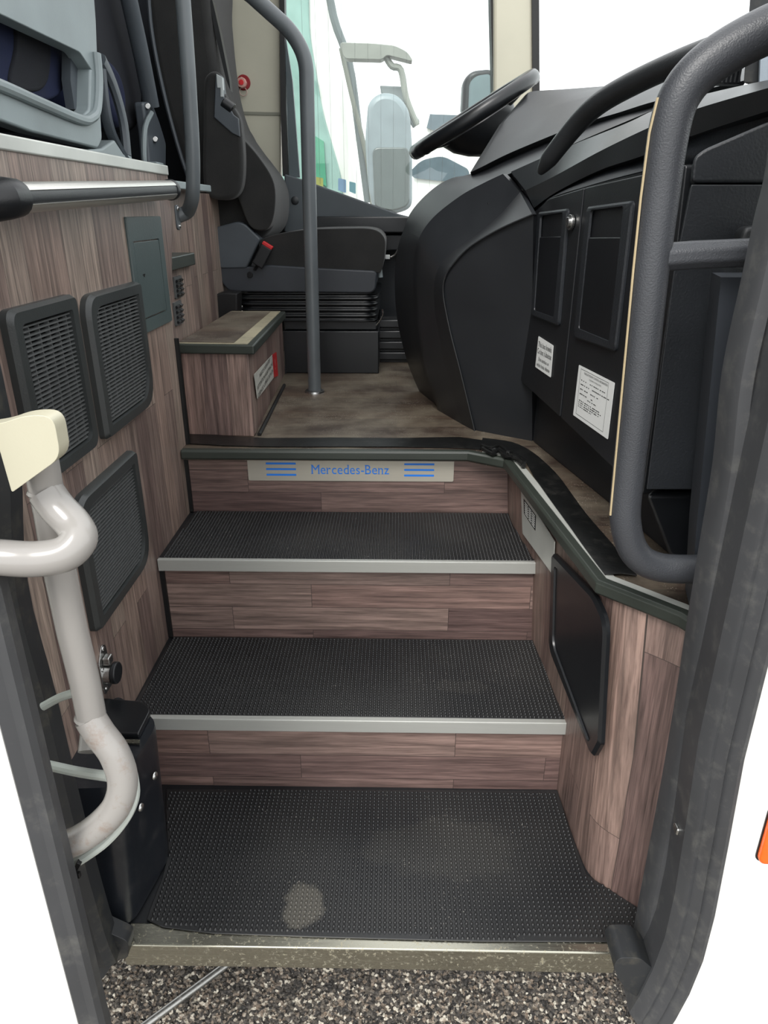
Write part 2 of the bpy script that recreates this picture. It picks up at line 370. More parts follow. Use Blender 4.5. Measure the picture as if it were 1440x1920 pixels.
# ---- mats
def inpoly(x, y, P):
    c = False; j = len(P)-1
    for i in range(len(P)):
        if (P[i][1] > y) != (P[j][1] > y) and x < (P[j][0]-P[i][0])*(y-P[i][1])/(P[j][1]-P[i][1])+P[i][0]: c = not c
        j = i
    return c
def nubmat(name, poly, z, px, py, rx, ry, h, label, curl=0):
    t = thing(name, label, 'floor mat', (sum(p[0] for p in poly)/len(poly), sum(p[1] for p in poly)/len(poly), z))
    MB().prism([V((x, y, z-.003)) for x, y in poly], (0, 0, .003)).build('mat_base', MAT_R, t, bevel=.001)
    k = MB(); xs = [p[0] for p in poly]; ys = [p[1] for p in poly]
    ny = int((max(ys)-min(ys))/py); nx = int((max(xs)-min(xs))/px)
    for j in range(ny):
        for i in range(nx):
            x = min(xs)+(i+.5)*px; y = min(ys)+(j+.5)*py
            if not (inpoly(x-rx, y, poly) and inpoly(x+rx, y, poly) and inpoly(x, y+ry, poly) and inpoly(x, y-ry, poly)): continue
            hh = h*random.uniform(.9, 1.05); vs = []
            for rr, zz in ((1, 0), (.72, .7), ):
                vs += [(x+rx*rr*math.cos(a), y+ry*rr*math.sin(a), z+hh*zz) for a in (0, 1.047, 2.094, 3.1416, 4.189, 5.236)]
            vs.append((x, y, z+hh))
            k.add(vs, [(q, (q+1) % 6, (q+1) % 6+6, q+6) for q in range(6)]+[(q+6, (q+1) % 6+6, 12) for q in range(6)])
    k.build('nubs', MAT_R, t, smooth=True, ang=180, recalc=False)['kind'] = 'stuff'
    for p in k.v[:0]: pass
    return t
nubmat('rubber_mat', [(XL+.012, YA+.007), (.346, YA+.007), (.337, YC-.004), (XL+.014, YC-.004)], ZA+.0005, .0085, .0086, .0031, .0043, .0042, 'black ribbed rubber mat on the top step below the logo plate')
nubmat('rubber_mat', [(-.565, YB+.009), (.378, YB+.009), (.36, YA+.008), (XL+.012, YA+.008), (XL+.003, YB+.02)], ZB+.0005, .0092, .0092, .0036, .0036, .0045, 'black nubbed rubber mat on the middle step')
bm_ = [tuple(PZ(u, v, Z0)[:2]) for u, v in ((312, 1480), (1045, 1482), (1072, 1565), (1100, 1640), (1203, 1706), (1204, 1766), (900, 1765), (600, 1757), (400, 1750), (305, 1738), (275, 1724), (283, 1700), (303, 1650), (316, 1600), (312, 1540))]
nubmat('rubber_mat', bm_, Z0+.0005, .0094, .0094, .0037, .0037, .0046, 'large black nubbed rubber mat on the lowest step behind the door sill')
# ---- logo plate
def quadY(pts, y): return [PY(u, v, y) for u, v in pts]
lp = thing('logo_plate', 'brushed steel sill plate with blue lettering on the top riser', 'plate', PY(656, 879, YC-.003))
c0 = PY(463, 857, YC-.002); c1 = PY(850, 903, YC-.002)
MB().prism(rnd([(c0.x, YC, c1.z), (c1.x, YC, c1.z), (c1.x, YC, c0.z), (c0.x, YC, c0.z)], .005), (0, -.003, 0)).build('steel_plate', BRUSH, lp)
cz = (c0.z+c1.z)/2; yb = YC-.0032
for cx in (527, 786):
    q = PY(cx, 879, yb).x; w = .0415
    for i, dz in enumerate((.0165, 0, -.0165)):
        MB().prism(rnd([(q-w, yb, cz+dz-.0028), (q+w, yb, cz+dz-.0028), (q+w, yb, cz+dz+.0028), (q-w, yb, cz+dz+.0028)], .0014, 3), (0, -.0005, 0)).build('blue_bar', BLUE, lp)
def serif_word(word, cx, cz_, y, hgt, width, par):
    SER = {'M': ('LB', 'RB', 'LT', 'RT'), 'r': ('LB', 'LT'), 'd': ('RB', 'RT'), 'B': ('LB', 'LT'), 'n': ('LB', 'RB', 'LT')}
    cu = bpy.data.curves.new('t', 'FONT'); adv = []; parts = []
    def size(st_):
        cu.body = st_; ob = bpy.data.objects.new('t', cu); COL.objects.link(ob); dg = bpy.context.evaluated_depsgraph_get(); me = bpy.data.meshes.new_from_object(ob.evaluated_get(dg)); bpy.data.objects.remove(ob); return me
    x = 0; V_ = []; F_ = []
    for ch in word:
        me = size(ch); xs = [v.co.x for v in me.vertices]; ys = [v.co.y for v in me.vertices]; w = max(xs)-min(xs); x += .035; o_ = len(V_)
        V_ += [(v.co.x-min(xs)+x, v.co.y) for v in me.vertices]; F_ += [tuple(i+o_ for i in p.vertices) for p in me.polygons]
        for k in SER.get(ch, ()):
            xc = x+(.045 if k[0] == 'L' else w-.045); yy = min(ys) if k[1] == 'B' else max(ys)-.025
            x0_, x1_ = (xc-.10, xc+.10) if k[1] == 'B' else ((xc-.10, xc+.03) if k != 'RT' or ch == 'd' else (xc-.03, xc+.10)); o_ = len(V_)
            V_ += [(x0_, yy), (x1_, yy), (x1_, yy+.028), (x0_, yy+.028)]; F_ += [(o_, o_+1, o_+2, o_+3)]
        x += w+.06
    kx = width/x; ky = hgt/.74
    m = MB(); m.add([(cx-width/2+a_*kx, y, cz_+(b_-.34)*ky) for a_, b_ in V_], F_); o = m.build('lettering', BLUE, par, recalc=False); return o
serif_word('Mercedes-Benz', PY(657, 880, yb).x, cz, yb-.0004, .029, .218, lp)
# ============================================================ left wall
wl = [(YS-.02, Z0-.03), (2.0, Z0-.03), (1.90, .56), (1.885, .90), (1.985, 1.20), (1.985, 1.262), (.90, 1.262)]
wl = [V((XL, y, z)) for y, z in [(YS-.02, -.09), (1.885, -.09), (1.885, .9), (1.99, 1.19), (1.985, 1.262), (YS-.02, 1.272)]]
struct(MB().prism(wl, (-.025, 0, 0)).build('wall_left', W_V))
struct(MB().box((XL-.06, .86, 1.262), (XL+.004, 1.985, 1.285)).build('trim_1', SILV, bevel=.003))
# wall part beyond the corner with vents
struct(MB().box((-.66, 1.9, F0), (-.605, 2.22, 1.05)).build('wall_rear', W_V))
struct(MB().box((-.71, 1.99, F0), (-.665, 2.95, 1.235)).build('wall_back', W_V))
struct(MB().box((-.70, 1.99, 1.235), (-.60, 2.5, 1.255)).build('trim_2', SEATP, bevel=.003))
_q = PX(318, 478, -.585); _z = PX(363, 474, -.585); tr = MB().prism(rnd([V((-.66, _q.y, _z.z)), V((-.585, _q.y, _z.z)), V((-.585, _z.y+.02, _z.z)), V((-.66, _z.y+.02, _z.z))], .015), (0, 0, -.033))
struct(tr.build('trim_3', TRIM, bevel=.003))
for k, (y0, y1) in enumerate(((520, 555), (568, 605))):
    t = thing('air_vent', ('upper' if k == 0 else 'lower')+' of two small louvred vents on the narrow wall behind the step box', 'vent', PX(331, (y0+y1)/2, -.604))
    a = PX(323, y0, -.605); b = PX(341, y1, -.605)
    MB().prism(rnd([(-.605, a.y, b.z), (-.605, b.y, b.z), (-.605, b.y, a.z), (-.605, a.y, a.z)], .004), (.005, 0, 0)).build('vent_plate', LOUV, t)
    q = MB()
    for i in range(4):
        z = b.z+(a.z-b.z)*(i+.7)/4.6
        for yy in (.28, .72): c = a.y+(b.y-a.y)*yy; q.box((-.6, c-.012, z-.004), (-.594, c+.012, z+.003), Matrix.Rotation(.5, 3, 'Y'))
    q.build('louvres', BLKS, t)
# ---- grilles
def grille(label, y0, y1, z0, z1, rad):
    t = thing('vent_grille', label, 'grille', (XL, (y0+y1)/2, (z0+z1)/2))
    P = lambda a, b, c, d: [V((XL, a, d)), V((XL, a, c)), V((XL, b, c)), V((XL, b, d))]
    w = .026
    o = rnd(P(y0, y1, z0, z1), rad, 8); i_ = rnd(P(y0+w, y1-w, z0+w*.9, z1-w*.9), [max(.002, r-.008) for r in rad], 8)
    MB().frame(o, i_, (1, 0, 0), .02).build('frame', GFR, t, smooth=True, ang=28)
    MB().prism([p+V((.0005, 0, 0)) for p in rnd(P(y0+w*.7, y1-w*.7, z0+w*.7, z1-w*.7), .01)], (.003, 0, 0)).build('backing', CAULK, t)
    q = MB(); a, b, c, d = y0+w, y1-w, z0+w, z1-w; pitch = .0072; n = int((d-c)/pitch)
    for k in range(n):
        z = c+(k+.5)*(d-c)/n
        # shorten at the rounded corners
        ra, rb, rc, rd = rad[0], rad[1], rad[2], rad[3]; ya, ybb = a, b
        def cut(r, dist): return max(0, r*.5*(1-dist/r)**2) if dist < r else 0
        ya += max(cut(ra, d-z), cut(rb, z-c)); ybb -= max(cut(rd, d-z), cut(rc, z-c))
        q.add([(XL+.007, ya, z-.0036), (XL+.0145, ya, z-.0012), (XL+.0145, ya, z+.0012), (XL+.007, ya, z+.0016), (XL+.007, ybb, z-.0036), (XL+.0145, ybb, z-.0012), (XL+.0145, ybb, z+.0012), (XL+.007, ybb, z+.0016)],
              [(0, 1, 5, 4), (1, 2, 6, 5), (2, 3, 7, 6), (3, 0, 4, 7), (0, 3, 2, 1), (4, 5, 6, 7)])
    k = 1; y = a+.034
    while y < b-.01: q.box((XL+.004, y-.0014, c+.004), (XL+.0115, y+.0014, d-.004)); y += .034
    q.build('louvres', LOUV, t)
grille('upper left louvred black grille behind the cream rail cap', 1.06, 1.294, .765, 1.045, [.02, .06, .03, .012])
grille('louvred black grille below the dark access panel', 1.337, 1.635, .762, 1.036, [.045, .012, .075, .01])
grille('lowest louvred black grille, below the other two on the wood wall', 1.155, 1.472, .432, .70, [.055, .012, .075, .012])
# ---- access panel
ap = thing('access_panel', 'dark grey-green locked access panel in the wood wall', 'panel', (XL, 1.75, .92))
y0, y1, z0, z1 = 1.632, 1.872, .918, 1.168
o = rnd([(XL, y0, z1), (XL, y0, z0), (XL, y1, z0), (XL, y1, z1)], .004, 2); i_ = rnd([(XL, y0+.022, z1-.05), (XL, y0+.022, z0+.03), (XL, y1-.035, z0+.03), (XL, y1-.035, z1-.05)], .003, 2)
MB().frame(o, i_, (1, 0, 0), .006, inset=.001).build('frame', PANEL, ap)
MB().prism([p+V((.0005, 0, 0)) for p in rnd([(XL, y0+.025, z1-.053), (XL, y0+.025, z0+.033), (XL, y1-.038, z0+.033), (XL, y1-.038, z1-.053)], .003, 2)], (.005, 0, 0)).build('flap', PANEL, ap, bevel=.001)
kq = PX(270, 515, XL+.0056)
MB().box((XL+.005, kq.y-.007, kq.z-.0018), (XL+.0064, kq.y+.007, kq.z+.0018)).box((XL+.005, kq.y-.0015, kq.z-.005), (XL+.0064, kq.y+.003, kq.z+.001)).build('keyhole', CAULK, ap)
# ---- door catch
dc = thing('door_catch', 'chrome latch fitting with round black rubber stop on the wood wall', 'latch', (XL, 1.2, .33))
A = PX(207, 1203, XL); B = PX(192, 1282, XL); cy = (A.y+B.y)/2
cy = 1.182; zc_ = .325
MB().prism(rnd([(XL, cy-.022, zc_+.03), (XL, cy-.02, zc_-.045), (XL, cy+.03, zc_-.045), (XL, cy+.02, zc_+.052), (XL, cy+.004, zc_+.06)], .01), (.003, 0, 0)).build('mounting_plate', STEEL, dc, bevel=.0008)
MB().cyl((XL+.003, cy+.002, zc_-.006), (XL+.016, cy+.002, zc_-.006), .021, 24).build('collar', STEEL, dc, smooth=True)
MB().cyl((XL+.0155, cy+.004, zc_-.006), (XL+.027, cy+.004, zc_-.006), .0225, 28).build('rubber_stop', BLK, dc, bevel=.003)
MB().box((XL+.003, cy-.008, zc_+.018), (XL+.018, cy+.012, zc_+.036)).build('latch_block', STEEL, dc, bevel=.003)
for dy, dz in ((.006, .05), (-.012, .012), (-.01, -.034), (.02, -.036)):
    MB().dome((XL+.003, cy+dy, zc_+dz), (1, 0, 0), .0048, .003, 10, 3).build('screw', STEEL, dc, smooth=True)
# ============================================================ step box
bx = thing('step_box', 'wood laminate step box beside the driver seat with worn top and olive edging', 'step', (-.5, 2.3, F0))
zt = .845
q = [(-.60, 1.975), (-.408, 1.962), (-.445, 2.82), (-.60, 2.82)]
MB().prism([V((x, y, F0)) for x, y in q], (0, 0, zt-.028-F0)).build('box_body', W_B, bx, bevel=.003)
q2 = [(-.602, 1.962), (-.388, 1.949), (-.392, 2.60), (-.602, 2.60)]
q2 = [(-.602, 1.962), (-.388, 1.949), (-.405, 2.66), (-.602, 2.66)]
MB().prism(rnd([V((x, y, zt-.028)) for x, y in q2], .006), (0, 0, .026)).build('edging', TRIM, bx, bevel=.004)
MB().prism([V((x, y, zt-.002)) for x, y in ((-.60, 1.972), (-.408, 1.962), (-.422, 2.65), (-.60, 2.65))], (0, 0, .0015)).build('edge_strip', plastic('tan_strip', (160, 152, 128), .5, dirt=(110, 106, 96)), bx)
MB().prism([V((x, y, zt-.0005)) for x, y in ((-.60, 1.982), (-.448, 1.974), (-.455, 2.63), (-.60, 2.63))], (0, 0, .0015)).build('top_vinyl', W_F, bx)
MB().box((-.61, 2.82, F0), (-.44, 2.84, F0+.02)).build('back_foot', BLK, bx)
# sign on the right face
bn = V((.9991, .043, 0)); bp = V((-.405, 1.962, 0))+bn*.0015
sg = thing('step_warning_sign', 'worn pale sign with black text and red end on the step box side', 'sign', PP(497, 705, bp, bn))
MB().prism(rnd([PP(u, v, bp, bn) for u, v in ((476, 702), (482, 748), (513, 708), (510, 665))], .003), bn*.001).build('sign_plate', SIGN, sg)
MB().prism(rnd([PP(u, v, bp, bn) for u, v in ((510, 665), (513, 708), (521, 704), (518, 660))], .003), bn*.001).build('red_end', RED, sg)
A = PP(476, 702, bp, bn); B = PP(510, 665, bp, bn); rt = V((-.043, .9991, 0)); 
mid = (PP(482, 748, bp, bn)+PP(510, 665, bp, bn))/2; Ht = PP(476, 702, bp, bn).z-PP(482, 748, bp, bn).z; wd = (B-A).length
for i, s_ in enumerate(('WATCH YOUR STEP', 'ATTENTION A LA MARCHE', 'CUIDADO CON EL ESCALON')):
    text('sign_text', s_, mid+V((0, 0, Ht*(.3-.3*i)))+bn*.0012, rt, (0, 0, 1), Ht*.17, INK, sg, width=wd*(.6 if i == 0 else .88))
rc = PP(515.5, 684, bp, bn)+bn*.0012
text('symbol', '!', rc, rt, (0, 0, 1), Ht*.5, WHT, sg)
# sealant line at box foot / wall corner
q = MB(); q.tube([PZ(u, v, F0+.004) for u, v in ((486, 815), (505, 778), (533, 722))], .006, 6)
q.tube([(XL+.004, 1.89, F0), (XL+.004, 1.892, .87)], .007, 6)
tag(q.build('sealant_bead', CAULK, smooth=True), 'black sealant bead around the foot of the wooden step box', 'sealant')
# ============================================================ floor edging + strips
def offs(path, d):
    out = []
    for i, p in enumerate(path):
        p = V(p); ns = []
        if i: e = (p-V(path[i-1])).normalized(); ns.append(V((e.y, -e.x)))
        if i < len(path)-1: e = (V(path[i+1])-p).normalized(); ns.append(V((e.y, -e.x)))
        n = sum(ns, V((0, 0))).normalized(); k = 1/max(.4, n.dot(ns[0])); out.append(p+n*d*k)
    return out
def sweep(path, prof):
    """path 2-D; prof = closed list of (offset outward, z)"""
    m = MB(); rings = list(zip(*[offs(path, o) for o, z in prof])); m.loft([[V((p[0], p[1], prof[i][1])) for i, p in enumerate(r)] for r in rings]); return m
ed2 = [V(p) for p in ed]; ed2[0] = V((XL+.003, 1.83))
# outward (towards the stairs) is d>0 for this winding
prof = [(-.012, F0-.001), (-.012, F0+.004), (.004, F0+.004), (.009, F0-.001), (.009, F0-.019), (.005, F0-.0235), (-.012, F0-.0235)]
struct(sweep(ed2, prof).build('trim_4', TRIM, bevel=.0015), 'olive-grey edging along the stairwell edge of the floor', 'edging')
prof = [(-.030, F0+.0005), (-.030, F0+.0025), (-.0125, F0+.0035), (-.0125, F0+.0005)]
struct(sweep([V(p) for p in ((.225, 1.815), (.29, 1.769), (.361, 1.108), (.466, 1.0), (.50, .925))], prof).build('trim_5', SILV))
tp = MB()
inner = [PZ(u, v, F0+.002) for u, v in ((358, 809), (420, 818), (500, 822), (620, 821), (740, 822), (860, 820), (905, 826))]
outer = [PZ(u, v, F0+.002) for u, v in ((352, 832), (420, 836), (500, 838), (620, 838), (740, 838), (860, 840), (900, 843))]
tp.loft([inner, outer], closed=False)
tag(tp.build('black_tape', TAPE, solid=.0015, recalc=False), 'worn black tape along the front edge of the vinyl floor', 'tape')
inner = [PZ(u, v, F0+.004) for u, v in ((905, 822), (960, 830), (1000, 850), (1042, 888), (1070, 925), (1100, 966), (1150, 1024), (1194, 1080))]
outer = [PZ(u, v, F0+.004) for u, v in ((900, 842), (950, 850), (982, 862), (1000, 892), (1032, 938), (1064, 982), (1098, 1030), (1134, 1078))]
mid = [(a+b)/2+V((0, 0, .003)) for a, b in zip(inner, outer)]
tag(MB().loft([cm(inner, 4), cm(mid, 4), cm(outer, 4)], closed=False).build('fabric_tape', TAPE, smooth=True, solid=.002, recalc=False), 'wide torn black tape strip along the ledge beside the cabinet', 'tape')
cr = MB()
for k in range(3):
    path = [PZ(u+random.uniform(-2, 2), v+random.uniform(-2, 2)+k*4, F0+.008+random.uniform(0, .008)) for u, v in ((905, 834), (922, 842), (935, 838), (950, 848), (962, 850), (975, 858), (982, 866))]
    cr.tube(cm(path, 4), [.004+.003*random.random() for _ in range(25)], 7)
tag(cr.build('torn_tape_edge', TAPE, smooth=True), 'crumpled torn end of the black tape at the floor corner', 'tape')
# ============================================================ right stair wall
top = [V(p) for p in ((.30, 1.87), (.303, 1.78), (.366, 1.115), (.385, 1.085), (.468, 1.008), (.52, .93))]
bot = [V(p) for p in ((.352, 1.87), (.347, 1.78), (.380, 1.115), (.388, 1.02), (.455, .955), (.53, .91))]
top = [V((p.x+.006, p.y, F0-.028)) for p in top]; bot = [V((p.x, p.y, Z0-.02)) for p in bot]
def densify(a):
    return bend([V(p) for p in a], .035, 6)
tt, bb = densify(top), densify(bot)
mb = MB(); mb.loft([bb, tt], closed=False)
o = mb.build('wall_right', wood('laminate_right', off=.48, base=(134, 116, 108)), smooth=True, solid=.015, recalc=False, ang=60)
# UV by run length
uv = o.data.uv_layers[0].data; acc = 0; L = [0]
for i in range(1, len(bb)): acc += (bb[i]-bb[i-1]).length; L.append(acc)
nb = len(bb)
for lp_ in o.data.loops: i = lp_.vertex_index; uv[lp_.index].uv = (L[i % nb]+3.03, o.data.vertices[i].co.z)
struct(o)
# hatch on the right wall
def wallX(y, z):
    f = (z-(Z0-.02))/(F0-.028-(Z0-.02)); xb = .380+(.347-.380)*(y-1.115)/.665; xt = .372+(.309-.372)*(y-1.115)/.665
    return xb+(xt-xb)*f
def rw(u, v, off=.004):
    x = .35
    for _ in range(12): p = PX(u, v, x); x = wallX(p.y, p.z)-off
    return p, None
n_ = V((-1, -.07, -.03)).normalized()
hp = rnd([rw(u, v)[0] for u, v in ((1043, 1036), (1037, 1215), (1120, 1420), (1134, 1395), (1146, 1165), (1122, 1115))], [.01, .03, .012, .004, .03, .02])
hi = rnd([rw(u, v)[0] for u, v in ((1049, 1060), (1045, 1208), (1114, 1392), (1121, 1380), (1130, 1185), (1108, 1120))], [.01, .025, .01, .004, .03, .02])
ht = thing('service_hatch', 'black moulded hatch cover on the right wall beside the steps', 'hatch', rw(1090, 1220)[0])
MB().frame(hp, hi, n_, .012).build('rim', BLKS, ht, smooth=True)
MB().prism([p+n_*.001 for p in hi], n_*.007).build('cover', BLKS, ht, bevel=.002)
mp = thing('data_plate', 'bare metal plate with a black data sticker on the right wall below the edging', 'plate', rw(1008, 990)[0])
MB().prism([rw(u, v, .003)[0] for u, v in ((978, 912), (981, 1000), (1038, 1078), (1041, 1016))], n_*.002).build('metal_sheet', SILV, mp)
MB().prism([rw(u, v, .0055)[0] for u, v in ((982, 935), (983, 963), (1004, 995), (1005, 967))], n_*.0006).build('black_label', INK, mp)
lb = [rw(u, v, .0065)[0] for u, v in ((982, 935), (983, 963), (1004, 995), (1005, 967))]
q = MB()
for i in range(6):
    f = (i+.7)/6.6
    for a0, a1 in ((.08, .35), (.42, .62), (.68, .92)):
        P0 = lb[0].lerp(lb[3], a0).lerp(lb[1].lerp(lb[2], a0), f); P1 = lb[0].lerp(lb[3], a1).lerp(lb[1].lerp(lb[2], a1), f); dz = V((0, 0, .0022))
        q.prism([P0, P1, P1-dz, P0-dz], n_*.0003)
q.build('print_lines', WHT, mp)
# ============================================================ waste bin by the door
bt = thing('waste_bin', 'black plastic waste bin with riveted side beside the lowest step', 'bin', (-.52, 1.0, Z0))
b0 = [V((-.60, .905, Z0)), V((-.481, .892, Z0)), V((-.452, 1.06, Z0)), V((-.575, 1.2, Z0))]
zt_ = .245
t0 = [V((-.66, .95, zt_)), V((-.487, .985, zt_-.005)), V((-.458, 1.115, zt_+.01)), V((-.58, 1.20, zt_+.01))]
t0 = [V((-.62, .925, .262)), V((-.474, .935, .262)), V((-.458, 1.11, .262)), V((-.572, 1.19, .262))]
R = []
for f in (0, .04, .5, .96, 1):
    s_ = .985 if f in (0, 1) else 1.0
    ring = rnd([a.lerp(b, f) for a, b in zip(b0, t0)], [.03, .035, .035, .02], 6); c = sum(ring, V())/len(ring); R.append([c+(p-c)*s_ for p in ring])
MB().loft(R).build('bin_body', plastic('bin_plastic', (26, 29, 34), .32, grain=40, bump=.1, dirt=(48, 48, 50)), bt, smooth=True, ang=50)
up = ((t0[1]-t0[0]).cross(t0[2]-t0[1])).normalized(); up = up if up.z > 0 else -up
zl = .262; lid = rnd([PZ(u, v, zl) for u, v in ((198, 1318), (268, 1324), (285, 1340), (262, 1386), (205, 1384), (105, 1384), (118, 1330))], [.01, .012, .012, .004, .002, .01, .01])
MB().prism([p+V((0, 0, .001)) for p in lid], (0, 0, .012)).build('bin_lid', BLKS, bt, bevel=.003)
MB().prism([PZ(u, v, zl+.002) for u, v in ((205, 1388), (263, 1390), (262, 1397), (205, 1394))], (0, 0, .004)).build('hinge_strip', ALUD, bt)
fn = ((b0[2]-b0[1]).cross(t0[1]-b0[1])).normalized(); fn = fn if fn.x > 0 else -fn
for u, v in ((265, 1514), (291, 1455)):
    MB().dome(PP(u, v, b0[1], fn)-fn*.001, fn, .0082, .005, 14, 4).build('rivet', STEEL, bt, smooth=True)
# ============================================================ door jambs and panels
def strip(path, prof_pts, name, mat, par=None, **k):
    """vertical moulding: path of V; prof = (dx,dy) section"""
    return MB().loft([[p+V((dx, dy, 0)) for dx, dy in prof_pts] for p in path]).build(name, mat, par, **k)
lj = cm([PY(u, v, .84) for u, v in ((12, 690), (25, 880), (38, 1110), (95, 1330), (150, 1560), (200, 1740), (222, 1795))], 4)
lj = [V((-.508, .84, 1.5)), V((-.508, .84, 1.1))]+[V((min(-.485, p.x), .84, p.z)) for p in lj if p.z < 1.05]
jt = thing('left_door_jamb', 'dark rubber-sealed left edge of the bus doorway', 'door jamb', (-.53, .84, -.09)); jt.name = 'door_jamb'
strip(lj, [(-.004, .03), (0, -.01), (-.012, -.022), (-.03, -.018), (-.04, .03)], 'inner_seal', RUBD, jt, smooth=True)
strip([p+V((-.04, 0, 0)) for p in lj], [(0, .03), (0, -.03), (-.012, -.045), (-.05, -.04), (-.09, 0), (-.09, .03)], 'outer_seal', RUB, jt, smooth=True)
# curved seal at sill corner
MB().prism(rnd([PY(u, v, .85) for u, v in ((160, 1690), (195, 1745), (240, 1765), (240, 1797), (214, 1802), (192, 1838), (165, 1830))], .01), (0, .03, 0)).build('corner_seal', RUBD, jt, bevel=.006)
# open door leaf on the left, its outside towards us
dl = thing('open_door_leaf', 'white door panel at the far left with black rubber edge', 'door', (-.5, .6, ZG+.35)); dl.name = 'bus_door'
strip([V((-.383, .6, z)) for z in (.10, .5, .95, 2.0)], [(-.004, -.008), (0, .0), (-.004, .02), (-.022, .028), (-.034, .02), (-.036, -.002), (-.028, -.012), (-.016, -.006)], 'rubber_edge', RUB, dl, smooth=True)
MB().box((-1.1, .60, .10), (-.418, .625, 1.02)).build('door_skin', WHITE, dl, bevel=.004)
MB().box((-1.1, .608, 1.02), (-.418, .614, 2.0)).build('door_glass', GL, dl)
# door grab rail: pale tubes behind the leaf
gr = None
yt = .66; rt_ = .0185
A = PY(76, 870, yt); B = PY(118, 1130, yt+.01); C = PY(168, 1345, yt+.01)
MB().tube([PY(76, 860, yt), PY(83, 900, yt), PY(95, 960, yt+.008), PY(114, 1079, yt+.01), PY(135, 1180, yt+.01), PY(158, 1273, yt+.01), PY(171, 1340, yt+.01)], .0168, 20).build('grab_rail', TUBE, dl, smooth=True)
gr = bpy.data.objects['grab_rail']; gr['label'] = 'pale glossy tubular grab rail'; SUB = Matrix.Translation(-V(dl.location))
MB().tube(cm([PY(86, 922, yt-.002), PY(108, 952, yt-.006), PY(137, 983, yt-.014), PY(148, 1010, yt-.026), PY(122, 1038, yt-.038), PY(70, 1048, yt-.046), PY(0, 1045, yt-.052), PY(-150, 1030, yt-.054)], 8), .0178, 22).build('upper_bend', TUBE, gr, smooth=True)
MB().tube(cm([PY(168, 1345, yt+.008), PY(187, 1375, yt+.004), PY(214, 1412, yt), PY(230, 1461, yt-.006), PY(222, 1505, yt-.012), PY(195, 1540, yt-.016), PY(155, 1570, yt-.018), PY(115, 1588, yt-.018), PY(60, 1608, yt-.016)], 8), .0178, 22).build('lower_bend', TUBED, gr, smooth=True)
def collar(c, ax, r): return MB().tube([V(c)-V(ax)*.003, V(c), V(c)+V(ax)*.003], [r*.96, r*1.04, r*.96], 20)
ax = (PY(128, 1180, yt)-PY(92, 930, yt)).normalized()
collar(PY(86, 922, yt+.001), ax, .0174).build('weld', TUBE, gr, smooth=True)
collar(PY(169, 1343, yt+.009), ax, .0174).build('weld', TUBE, gr, smooth=True)
MB().cyl(PY(172, 1370, .72), PY(168, 1410, .70), .014).build('fixing_stub', TUBE, gr, smooth=True)
cp = [PY(u, v, .62) for u, v in ((-30, 800), (0, 796), (18, 788), (50, 779), (88, 779), (103, 792), (113, 850), (108, 862), (50, 905), (21, 923), (5, 850), (-30, 860))]
cp = rnd([PY(u, v, .615) for u, v in ((-40, 800), (0, 795), (45, 779), (100, 779), (114, 858), (22, 924), (-5, 830), (-40, 850))], [.01, .01, .02, .018, .012, .003, .003, .01])
MB().prism(cp, (0, .022, 0)).build('end_cap', CREAM2, gr, bevel=.009, bseg=4)
cb = gr
MB().tube(cm([PY(110, 1634, .65), PY(150, 1612, .65), PY(200, 1576, .65), PY(236, 1532, .65), PY(252, 1490, .655), PY(248, 1450, .66)], 5), .0066, 10).build('cable', CABLE, cb, smooth=True)
q = MB(); c = PY(148, 1618, .648); q.box(c+V((-.003, -.009, -.010)), c+V((.003, .009, .010)), Matrix.Rotation(.5, 3, 'Y')); q.box(c+V((-.003, -.012, -.014)), c+V((.004, -.006, -.006)))
q.build('cable_tie', CAULK, cb, bevel=.001)
MB().tube(cm([PY(80, 1325, .70), PY(112, 1308, .70), PY(150, 1296, .67)], 4), .0052, 10).build('cable', CABLE, gr, smooth=True)
MB().tube(cm([PY(90, 1435, .72), PY(150, 1448, .71), PY(205, 1456, .68)], 4), .0066, 10).build('cable', CABLE, gr, smooth=True)
# right jamb
rj = cm([PY(u, v, .86) for u, v in ((1440, 360), (1425, 480), (1385, 640), (1332, 830), (1308, 1080), (1290, 1250), (1243, 1500), (1208, 1715), (1196, 1790))], 4)
rj = [V((.395+.035*max(0, (z-.9))**1.3, .86, z)) if z > .9 else V((.395+.02*((.9-z)/.9), .86, z)) for z in [1.7, 1.5, 1.3, 1.15, 1.0, .9, .7, .5, .3, .1, 0, -.06]]
JR = [(1462, 300), (1437, 408), (1415, 511), (1373, 705), (1354, 880), (1327, 1039), (1297, 1222), (1283, 1312), (1250, 1500), (1208, 1715), (1192, 1800)]
rj = cm([PY(1500, 0, .86)]+[PY(u, v, .86) for u, v in JR], 4)
jr = thing('right_door_jamb', 'grey rubber-sealed right edge of the bus doorway', 'door jamb', (.45, .84, -.09)); jr.name = 'door_jamb'
strip(rj, [(0, .03), (0, 0), (.006, -.012), (.02, -.014), (.03, -.004), (.036, .01), (.04, .03)], 'inner_seal', RUB, jr, smooth=True)
strip([p+V((.036, 0, 0)) for p in rj], [(0, .03), (0, .005), (.014, .004), (.018, .03)], 'channel', RUBD, jr)
JO = [(1475, 1010), (1440, 1215), (1390, 1480), (1330, 1765), (1288, 1868)]
zo = [(PY(u, v, .76).z, PY(u, v, .76).x) for u, v in JO]
op = [V((.467, .80, z)) for z in (1.75, 1.2, .9, .7, .5)]+[V((.475, .80, .35)), V((.482, .80, .2)), V((.482, .80, .1)), V((.474, .80, .02)), V((.462, .80, -.045)), V((.45, .80, -.09))]
op2 = [V((p.x-.008, p.y, p.z)) for p in op]
